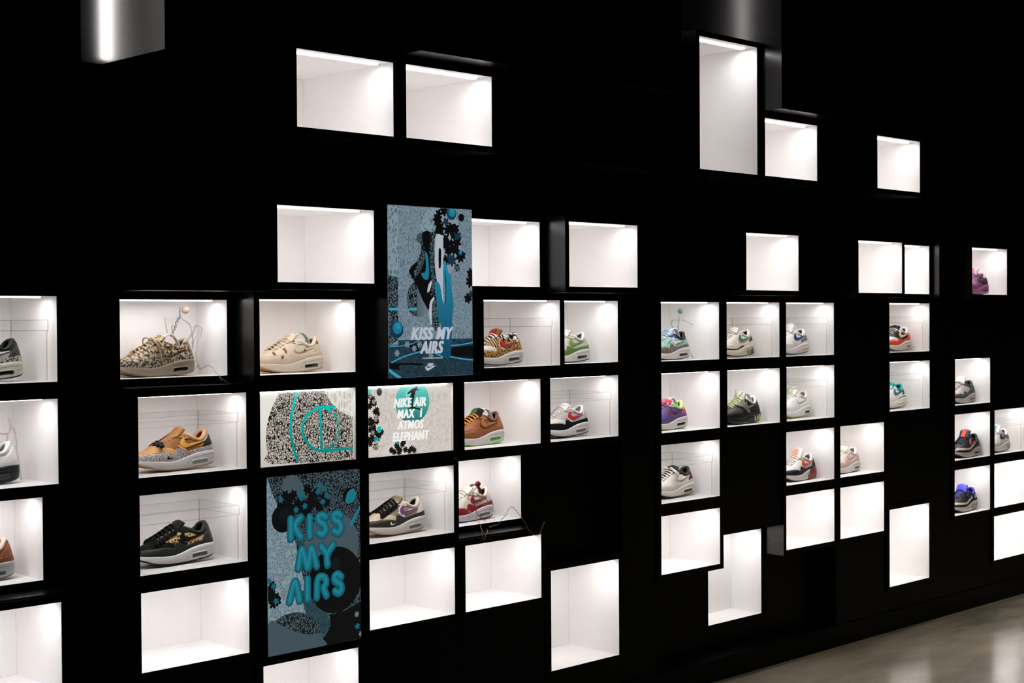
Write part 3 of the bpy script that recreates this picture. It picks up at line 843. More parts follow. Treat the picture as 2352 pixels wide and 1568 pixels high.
SH = {
 'A0': (dict(upper=C(190,182,168), collar=BLK, lining=BLK, collar_panel=BLK, heel_counter=safD, mudguard=spots('safari_print_mid', (200,192,176), (70,74,72), .0075, .42), toe_cap=C(200,192,176), swoosh=C(224,218,204), mid=C(226,222,204), out=C(60,66,68), winm=WINK, laces=WHT, tongue=BLK), 'grey safari-spotted sneaker with black padded collar, cut by the left picture edge'),
 'A1': (dict(upper=camoU, mudguard=camoM, collar=camoU, heel_counter=camoU, eyestay=camoU, swoosh=camoU, swoosh_edge=C(170,140,100), lining=C(196,170,130), tongue=camoU, laces=C(206,184,150), bow=1, mid=C(176,160,138), out=C(150,132,100), winm=WINK, groove=C(120,105,90)), 'camouflage print sneaker with tan laces and taupe sole, a wire figure standing on it'),
 'A2': (dict(upper=C(232,214,188), mudguard=C(226,204,176), toe_cap=C(232,214,190), swoosh=C(226,212,188), heel_counter=C(224,204,176), collar=C(232,216,192), lining=C(220,204,180), tongue=C(232,214,188), laces=C(234,216,190), mid=C(228,216,196), out=GUM, winm=WINK, groove=C(150,136,118), extra=[('brown_fleck', flecks, C(150,86,54), .0032, side)]), 'cream leather sneaker with brown painted flecks and gum sole'),
 'A3': (dict(upper=tig, mudguard=leo, heel_counter=leo, toe_cap=WHT, side_window=WHT, collar=zeb, collar_panel=zeb, eyestay=zeb, lining=C(176,128,70), tongue=C(150,84,40), tongue_h=1.04, tongue_tag=C(170,40,34), swoosh=C(196,28,36), swoosh_edge=C(214,164,90), laces=WHT, lace_r=.0042, mid=WHT, out=C(110,90,70)), 'tiger striped and leopard spotted sneaker with red swoosh and white laces'),
 'A4': (dict(upper=C(222,220,214), mudguard=C(108,148,62), swoosh=C(140,180,76), heel_counter=C(216,212,206), collar=WHT, collar_panel=WHT, lining=C(190,188,180), eyelet=C(60,100,50), laces=WHT, mid=WHT, out=BLK, winm=WINK), 'white sneaker with green mudguard and light green swoosh'),
 'A5': (dict(upper=cracks('mint_marble', (196,226,214), (110,180,160), .012, .12), mudguard=elT, swoosh=WHT, toe_cap=C(170,214,200), side_window=WHT, heel_counter=C(150,204,186), collar_panel=C(120,104,140), eyestay=C(34,86,200), collar=BLK, lining=BLK, tongue=C(190,214,226), tongue_tag=C(120,160,220), laces=WHT, lace_r=.0042, mid=C(236,226,224), out=C(60,74,72), winm=WINK), 'mint green sneaker with bright blue eyelet tab and white swoosh'),
 'A6': (dict(upper=C(232,222,210), mudguard=C(236,226,212), swoosh=C(64,140,104), swoosh_edge=WHT, heel_counter=C(24,70,58), collar=WHT, collar_panel=WHT, lining=BLK, laces=WHT, lace_r=.004, mid=C(238,224,202), out=C(30,50,44), win=False, extra=[('heel_cage', [[(.208,.014),(.212,.036),(.216,.014)],[(.226,.012),(.230,.040),(.234,.014)],[(.243,.012),(.247,.043),(.262,.022),(.268,.018)]], C(24,96,66), .0012, mside), ('toe_rand', [[(.02,.032),(.12,.028),(.17,.040),(.19,.048),(.17,.050),(.12,.036),(.02,.040)]], C(30,50,44), .002, side)]), 'cream runner with a green swoosh and green lined heel sole'),
 'A7': (dict(upper=C(236,232,228), mudguard=C(228,224,220), swoosh=C(30,66,134), heel_counter=C(130,132,118), collar=WHT, collar_panel=WHT, eyestay=WHT, lining=C(28,110,176), tongue=WHT, tongue_h=1.12, laces=WHT, mid=C(232,226,226), out=C(36,60,48), winm=C(222,200,130), win_x=(.222,.272), extra=[('rear_panel', [[(.205,.058),(.215,.074),(.24,.080),(.285,.098),(.29,.076),(.24,.066)]], C(120,124,110), .0022, side)]), 'white runner with navy blue swoosh and blue lining'),
 'A8': (dict(upper=C(26,30,30), mudguard=C(250,74,40), toe_cap=C(226,224,218), swoosh=C(240,226,190), heel_counter=C(250,74,40), collar=WHT, collar_panel=WHT, lining=BLK, eyestay=WHT, laces=WHT, tongue=BLK, mid=C(226,220,208), out=C(60,60,56), winm=C(170,150,90), win_x=(.215,.255)), 'white, black and bright red sneaker with cream swoosh'),
 'B0': (dict(upper=C(232,228,226), mudguard=C(226,222,220), heel_counter=C(232,228,224), collar=WHT, lining=C(210,206,202), laces=WHT, mid=BLK, out=BLK, winm=C(60,60,66), groove=C(60,60,64)), 'white sneaker with a shiny black sole, cut by the left picture edge'),
 'B1': (dict(upper=C(168,108,48), mudguard=safL, toe_cap=C(234,174,112), swoosh=C(240,176,78), heel_counter=C(40,40,24), collar=C(222,170,116), collar_panel=safL, eyestay=C(196,138,74), side_window=C(236,182,124), lining=C(196,140,84), tongue=C(186,128,76), laces=BLK, lace_lump=1, toe_mark=BLK, mid=C(230,226,224), out=GUM, winm=pbr('air_window_green_grey', (128,136,122), .15, .6)), 'ochre suede sneaker with pale speckled mudguard, yellow swoosh and dark heel'),
 'B4': (dict(upper=C(170,98,46), mudguard=C(168,98,52), toe_cap=C(178,108,58), swoosh=C(186,122,66), swoosh_edge=C(120,66,32), heel_counter=C(180,110,56), collar=C(120,72,40), lining=BLK, eyestay=C(176,104,50), eyelet=C(236,220,180), tongue=C(20,26,20), tongue_h=1.06, tongue_tag=C(70,110,64), laces=C(250,156,48), lace_r=.0042, mid=C(234,230,228), out=C(170,220,110), winm=pbr('air_window_green', (60,140,60), .15, .6)), 'brown suede sneaker with orange laces and neon green outsole'),
 'B5': (dict(upper=C(196,190,186), mudguard=BLS, toe_cap=WHT, swoosh=C(210,24,36), heel_counter=C(192,188,184), collar=WHT, collar_panel=WHT, lining=WHT, eyestay=C(198,192,188), eyelet=C(190,110,96), side_window=WHT, laces=WHT, tongue=WHT, mid=C(238,234,232), out=BLK, winm=pbr('air_window_taupe', (110,104,96), .15, .6)), 'grey sneaker with red swoosh, black mudguard and white padded collar'),
 'B6': (dict(upper=C(120,90,150), mudguard=C(112,84,144), toe_cap=C(90,84,200), swoosh=C(86,60,120), side_window=C(206,46,96), heel_counter=C(224,70,110), collar=C(206,230,160), collar_r=.008, collar_panel=C(204,228,160), lining=C(206,230,160), eyestay=C(190,206,160), tongue=C(230,90,110), tongue_tag=C(224,130,120), laces=C(70,40,190), mid=WHT, out=C(120,150,70), winm=WINK), 'purple sneaker with lime padded collar and pink heel'),
 'B7': (dict(upper=C(28,28,28), mudguard=C(24,24,24), toe_cap=C(70,70,68), swoosh=C(150,138,134), heel_counter=BLK, collar=WHT, collar_panel=BLK, lining=WHT, eyestay=BLK, eyelet=C(190,200,120), tongue=C(200,196,190), tongue_h=1.1, laces=C(214,228,150), bow_tall=1, lace_r=.004, mid=BLK, out=BLK, win=False, extra=[('heel_cage', [[(.215,.012),(.215,.034),(.222,.030),(.226,.014)],[(.232,.012),(.234,.036),(.242,.030),(.244,.014)],[(.250,.014),(.250,.040),(.278,.022),(.268,.014)]], C(206,220,150), .0012, mside), ('vamp_grey', [[(.10,.095),(.13,.112),(.15,.112),(.16,.09),(.185,.055),(.165,.05),(.14,.075)]], C(150,144,138), .0024, side)]), 'black and grey runner with pale lime laces tied in a tall bow'),
 'B8': (dict(upper=C(238,235,232), mudguard=C(238,236,234), swoosh=C(242,240,238), heel_counter=C(236,232,230), collar=WHT, lining=C(224,214,196), laces=C(226,236,200), bow_tall=1, tongue=WHT, mid=C(240,236,236), out=C(178,190,80), winm=C(80,78,40), eyelet=WHT, win_x=(.208,.246)), 'all white sneaker with pale lime laces and lime tread'),
 'B9': (dict(upper=C(232,230,226), mudguard=C(230,228,222), swoosh=C(22,126,140), heel_counter=C(20,70,74), collar=C(14,160,172), collar_panel=C(14,150,164), lining=C(10,90,104), eyestay=WHT, laces=WHT, tongue=C(14,160,172), mid=C(234,230,220), out=C(20,100,104), winm=C(214,202,130), extra=[('teal_band', [[(.19,.046),(.20,.052),(.25,.062),(.29,.066),(.29,.058),(.25,.054)]], C(16,120,128), .0028, side)]), 'white sneaker with teal collar and teal stripes in a clear case'),
 'B10': (dict(upper=C(206,202,198), mudguard=C(92,98,98), heel_counter=C(40,44,44), collar=C(60,66,62), collar_panel=C(84,92,90), lining=C(70,74,70), eyestay=C(90,94,90), laces=C(120,104,96), tongue=C(232,230,226), tongue_h=1.12, mid=C(190,182,174), out=C(24,28,28), winm=WINK, extra=[('dark_band', [[(.0,.04),(.0,.048),(.12,.044),(.16,.056),(.2,.075),(.28,.115),(.29,.09),(.22,.06),(.15,.04)]], C(74,80,80), .0026, side)]), 'pale grey runner shading to dark grey at the heel with a white tongue'),
 'C0': (dict(upper=C(150,84,36), mudguard=C(146,82,38), heel_counter=C(150,86,40), collar=C(226,206,186), lining=C(168,96,44), laces=WHT, mid=C(186,190,188), out=C(110,114,112), winm=C(96,98,96)), 'brown suede sneaker heel with pale collar and grey sole at the left picture edge'),
 'C1': (dict(upper=leo2, mudguard=C(40,42,42), toe_cap=BLS, swoosh=BLS, heel_counter=C(44,46,46), collar=C(30,32,32), collar_panel=C(32,34,34), collar_r=.007, eyestay=BLS, lining=BLK, tongue=BLK, laces=BLS, lace_r=.0052, lace_rope=1, lace_puff=.004, mid=C(236,232,230), out=BLK, side_window=BLS), 'black sneaker with leopard print side, thick black laces and white sole'),
 'C3': (dict(upper=C(160,146,124), mudguard=C(52,46,34), toe_cap=C(220,202,180), swoosh=C(136,70,134), swoosh_edge=C(232,222,226), heel_counter=WHT, collar=C(224,212,196), collar_panel=C(222,208,190), eyestay=C(222,208,190), side_window=WHT, toe_mark=WHT, lining=C(50,40,30), tongue=C(150,136,112), laces=BLS, lace_r=.0055, lace_rope=1, lace_puff=.006, mid=C(230,224,220), out=GUM, winm=C(130,126,112)), 'taupe sneaker with purple swoosh, dark mudguard and thick black laces'),
 'C4': (dict(upper=C(232,224,208), mudguard=C(176,20,28), swoosh=C(160,24,24), heel_counter=C(210,204,200), collar=C(236,226,204), collar_panel=C(234,224,204), collar_r=.0065, lining=C(176,30,24), eyestay=C(236,226,206), tongue=C(234,226,210), laces=C(236,232,220), lace_r=.004, mid=C(228,224,232), out=BLK, winm=C(120,130,130), groove=C(190,186,196)), 'white and red sneaker with cream laces and a wire figure draped over it'),
 'C6': (dict(upper=C(230,224,216), mudguard=C(222,216,208), swoosh=C(238,232,222), swoosh_edge=C(206,198,188), heel_counter=C(104,18,22), collar=C(54,58,42), collar_r=.008, collar_panel=C(54,58,42), eyestay=C(60,62,46), eyelet=C(220,180,110), lining=C(34,38,28), tongue=C(48,54,44), laces=WHT, lace_r=.005, bow=1, mid=C(232,226,216), out=C(36,48,44), winm=WINK), 'off-white sneaker with olive green collar and maroon heel patch'),
 'C8': (dict(upper=C(238,234,230), mudguard=BLK, toe_cap=WHT, swoosh=C(240,84,36), heel_counter=BLK, collar=WHT, collar_r=.007, lining=C(200,190,184), eyestay=C(200,196,192), eyelet=BLK, tongue=WHT, tongue_h=1.16, tongue_tag=C(244,150,120), laces=WHT, lace_r=.005, mid=C(226,218,212), out=C(40,50,46), winm=C(120,96,70), win_rim=C(150,30,30), extra=[('heel_clip', heel_clip, C(160,28,30), .0007, mside)]), 'white sneaker with orange patch, black band and dark red heel block'),
 'C9': (dict(upper=C(236,224,214), mudguard=C(212,180,172), toe_cap=C(240,232,214), swoosh=C(220,186,178), heel_counter=C(206,178,170), collar=WHT, collar_r=.007, collar_panel=C(232,226,222), lining=C(220,216,210), laces=C(240,238,208), lace_r=.0045, tongue=C(240,236,214), mid=C(222,214,208), out=C(60,66,60), winm=WINK, win_x=(.206,.248)), 'pale pink and cream sneaker with thick cream laces'),
 'C10': (dict(upper=C(26,28,28), mudguard=C(20,22,22), swoosh=C(190,20,26), swoosh_edge=C(180,176,176), heel_counter=BLK, collar=C(28,30,30), lining=BLK, eyestay=C(24,26,26), tongue=C(40,44,80), tongue_h=1.14, tongue_tag=C(220,90,70), laces=C(30,32,32), mid=C(180,172,168), out=BLK, winm=WINK, extra=[('pale_band', [[(0,.046),(0,.056),(.12,.052),(.16,.064),(.2,.08),(.2,.072),(.16,.054),(.12,.042)]], C(214,206,200), .0028, side)]), 'black sneaker with red swoosh and pale side stripe'),
 'C11': (dict(upper=C(234,230,228), mudguard=C(228,224,222), swoosh=C(30,44,110), heel_counter=C(30,110,130), collar=WHT, lining=C(180,170,160), eyestay=WHT, tongue=WHT, tongue_h=1.12, tongue_tag=C(80,180,190), laces=WHT, lace_r=.0045, mid=C(228,220,216), out=C(40,60,56), winm=C(200,190,120), win_rim=C(50,50,110), win_x=(.222,.262)), 'white sneaker with navy swoosh and teal tab in a case at the right picture edge'),
 'D10': (dict(upper=C(26,28,28), mudguard=C(18,20,22), swoosh=C(30,40,120), heel_counter=C(196,190,186), collar=C(50,60,190), collar_panel=C(30,40,90), lining=C(60,70,200), eyestay=C(26,28,60), eyelet=C(220,210,190), tongue=C(90,90,230), tongue_h=1.12, laces=BLK, mid=C(196,188,182), out=BLK, winm=C(170,166,160), win_rim=C(30,34,90), extra=[('pale_band', [[(0,.046),(0,.058),(.12,.052),(.16,.064),(.2,.082),(.2,.072),(.16,.054),(.12,.042)]], C(222,214,208), .0028, side)]), 'black sneaker with royal blue tongue and collar, lowest shoe at far right'),
 'N12': (dict(upper=C(196,120,178), mudguard=C(184,104,164), toe_cap=C(214,150,190), swoosh=C(120,80,120), heel_counter=C(84,50,84), collar=C(214,180,192), collar_panel=C(206,170,184), lining=C(60,56,50), eyestay=C(170,140,140), tongue=C(214,180,214), tongue_h=1.12, tongue_tag=C(220,130,120), laces=C(206,130,190), lace_r=.0045, mid=C(188,110,168), out=C(110,96,96), winm=C(50,52,50), extra=[('dark_rear', [[(.19,.06),(.185,.085),(.2,.10),(.25,.10),(.285,.10),(.289,.075),(.25,.06)]], C(76,46,78), .0023, side)]), 'pink and purple sneaker in the upper right lit cabinet'),
}
CASED = ('A0','A3','A6','A7','A8','B1','B5','B8','B9','C1','C3','C6','C11')
PLACE = {'A0': (2.138, 0.141), 'A1': (2.789, 0.121), 'A2': (3.275, 0.161), 'A3': (4.146, 0.141), 'A4': (4.647, 0.141), 'A5': (5.309, 0.141), 'A6': (5.792, 0.141), 'A7': (6.239, 0.141), 'A8': (7.169, 0.121), 'B0': (2.123, 0.141), 'B1': (2.805, 0.141), 'B4': (4.146, 0.141), 'B5': (4.637, 0.141), 'B6': (5.279, 0.131), 'B7': (5.786, 0.101), 'B8': (6.26, 0.141), 'B9': (7.148, 0.141), 'B10': (7.828, 0.101), 'C0': (2.147, 0.121), 'C1': (2.801, 0.141), 'C3': (3.731, 0.141), 'C4': (4.170, 0.121), 'C6': (5.338, 0.141), 'C8': (6.258, 0.111), 'C9': (6.685, 0.131), 'C10': (7.846, 0.081), 'C11': (8.215, 0.091), 'D10': (7.822, 0.086), 'N12': (7.76, 0.091)}      # x of the heel, how far the shoe stands behind the cabinet front
for k, (D, lab) in SH.items():
    x0, x1, z0, z1, y, _ = CABS[k]
    z = z0+(0.0045 if k in CASED else 0.0005)
    D.setdefault('eyestay', D['upper'])
    sneaker(D, (PLACE[k][0], y+PLACE[k][1], z, 0.0), lab)
TREEW = pbr('white_plastic', (226,224,222), .3, .5); TREEB = pbr('black_plastic_band', (26,26,28), .3, .5)
for k, m, l in (('A1', TREEW, 'white spring shoe tree inside the camouflage sneaker'), ('A2', pbr('grey_green_plastic', (178,190,182), .3, .5), 'pale grey spring shoe tree inside the cream sneaker'),
                ('A5', TREEW, 'white spring shoe tree inside the mint sneaker'), ('B4', TREEW, 'white spring shoe tree inside the brown suede sneaker'),
                ('B6', TREEW, 'white spring shoe tree inside the purple sneaker'), ('C4', TREEB, 'black spring shoe tree inside the white and red sneaker'), ('B7', TREEW, 'white spring shoe tree inside the black and grey runner')):
    x0, x1, z0, z1, y, _ = CABS[k]
    shoe_tree(PLACE[k][0], y+PLACE[k][1], z0+.02, m, l)

# ------------------------------------------------------------------ clear acrylic cases
def case(key):
    x0, x1, z0, z1, y, _ = CABS[key]
    names = {'A0':'grey spotted','A3':'tiger and leopard print','A6':'cream green-swoosh','A7':'white navy-swoosh','A8':'white, black and red','B1':'ochre suede','B5':'grey red-swoosh','B8':'all white','B9':'white and teal','C1':'black leopard-side','C3':'taupe purple-swoosh','C6':'off-white olive-collared','C11':'white, teal and navy'}
    w = 0.372; cx = x1-0.016-w/2; yf = y+0.034; dp = 0.225; h = 0.181
    root = empty('shoe_case', (cx, yf+dp/2, z0+.0003), 'clear acrylic case over the %s sneaker' % names[key], 'display case', 'clear acrylic shoe cases')
    e = .0016; W = w/2; Y = dp/2; lid = .031
    b = MB()
    zt = h-lid
    b.box(-W, W, -Y, Y, 0, .003, 0)
    b.quad((-W,-Y,.003),(W,-Y,.003),(W,-Y,zt),(-W,-Y,zt)); b.quad((W,-Y,.003),(W,Y,.003),(W,Y,zt),(W,-Y,zt))
    b.quad((W,Y,.003),(-W,Y,.003),(-W,Y,zt),(W,Y,zt)); b.quad((-W,Y,.003),(-W,-Y,.003),(-W,-Y,zt),(-W,Y,zt))
    for sx in (-1, 1):
        for sy in (-1, 1): b.box(sx*W-e, sx*W+e, sy*Y-e, sy*Y+e, .003, zt, 1)
    b.build('case_body', [ACR, ACR_E], root)
    b = MB(); W2 = W+.003; Y2 = Y+.003
    b.quad((-W2,-Y2,zt),(W2,-Y2,zt),(W2,-Y2,h),(-W2,-Y2,h)); b.quad((W2,-Y2,zt),(W2,Y2,zt),(W2,Y2,h),(W2,-Y2,h))
    b.quad((W2,Y2,zt),(-W2,Y2,zt),(-W2,Y2,h),(W2,Y2,h)); b.quad((-W2,Y2,zt),(-W2,-Y2,zt),(-W2,-Y2,h),(-W2,Y2,h))
    b.quad((-W2,-Y2,h),(W2,-Y2,h),(W2,Y2,h),(-W2,Y2,h))
    t = .0008
    for z in (zt, h):
        for sy in (-1, 1): b.box(-W2, W2, sy*Y2-t, sy*Y2+t, z-t, z+t, 1)
        for sx in (-1, 1): b.box(sx*W2-t, sx*W2+t, -Y2, Y2, z-t, z+t, 1)
    for sx in (-1, 1):
        for sy in (-1, 1): b.box(sx*W2-e, sx*W2+e, sy*Y2-e, sy*Y2+e, zt, h, 1)
    b.build('lid', [ACR, ACR_E], root)
for k in CASED: case(k)

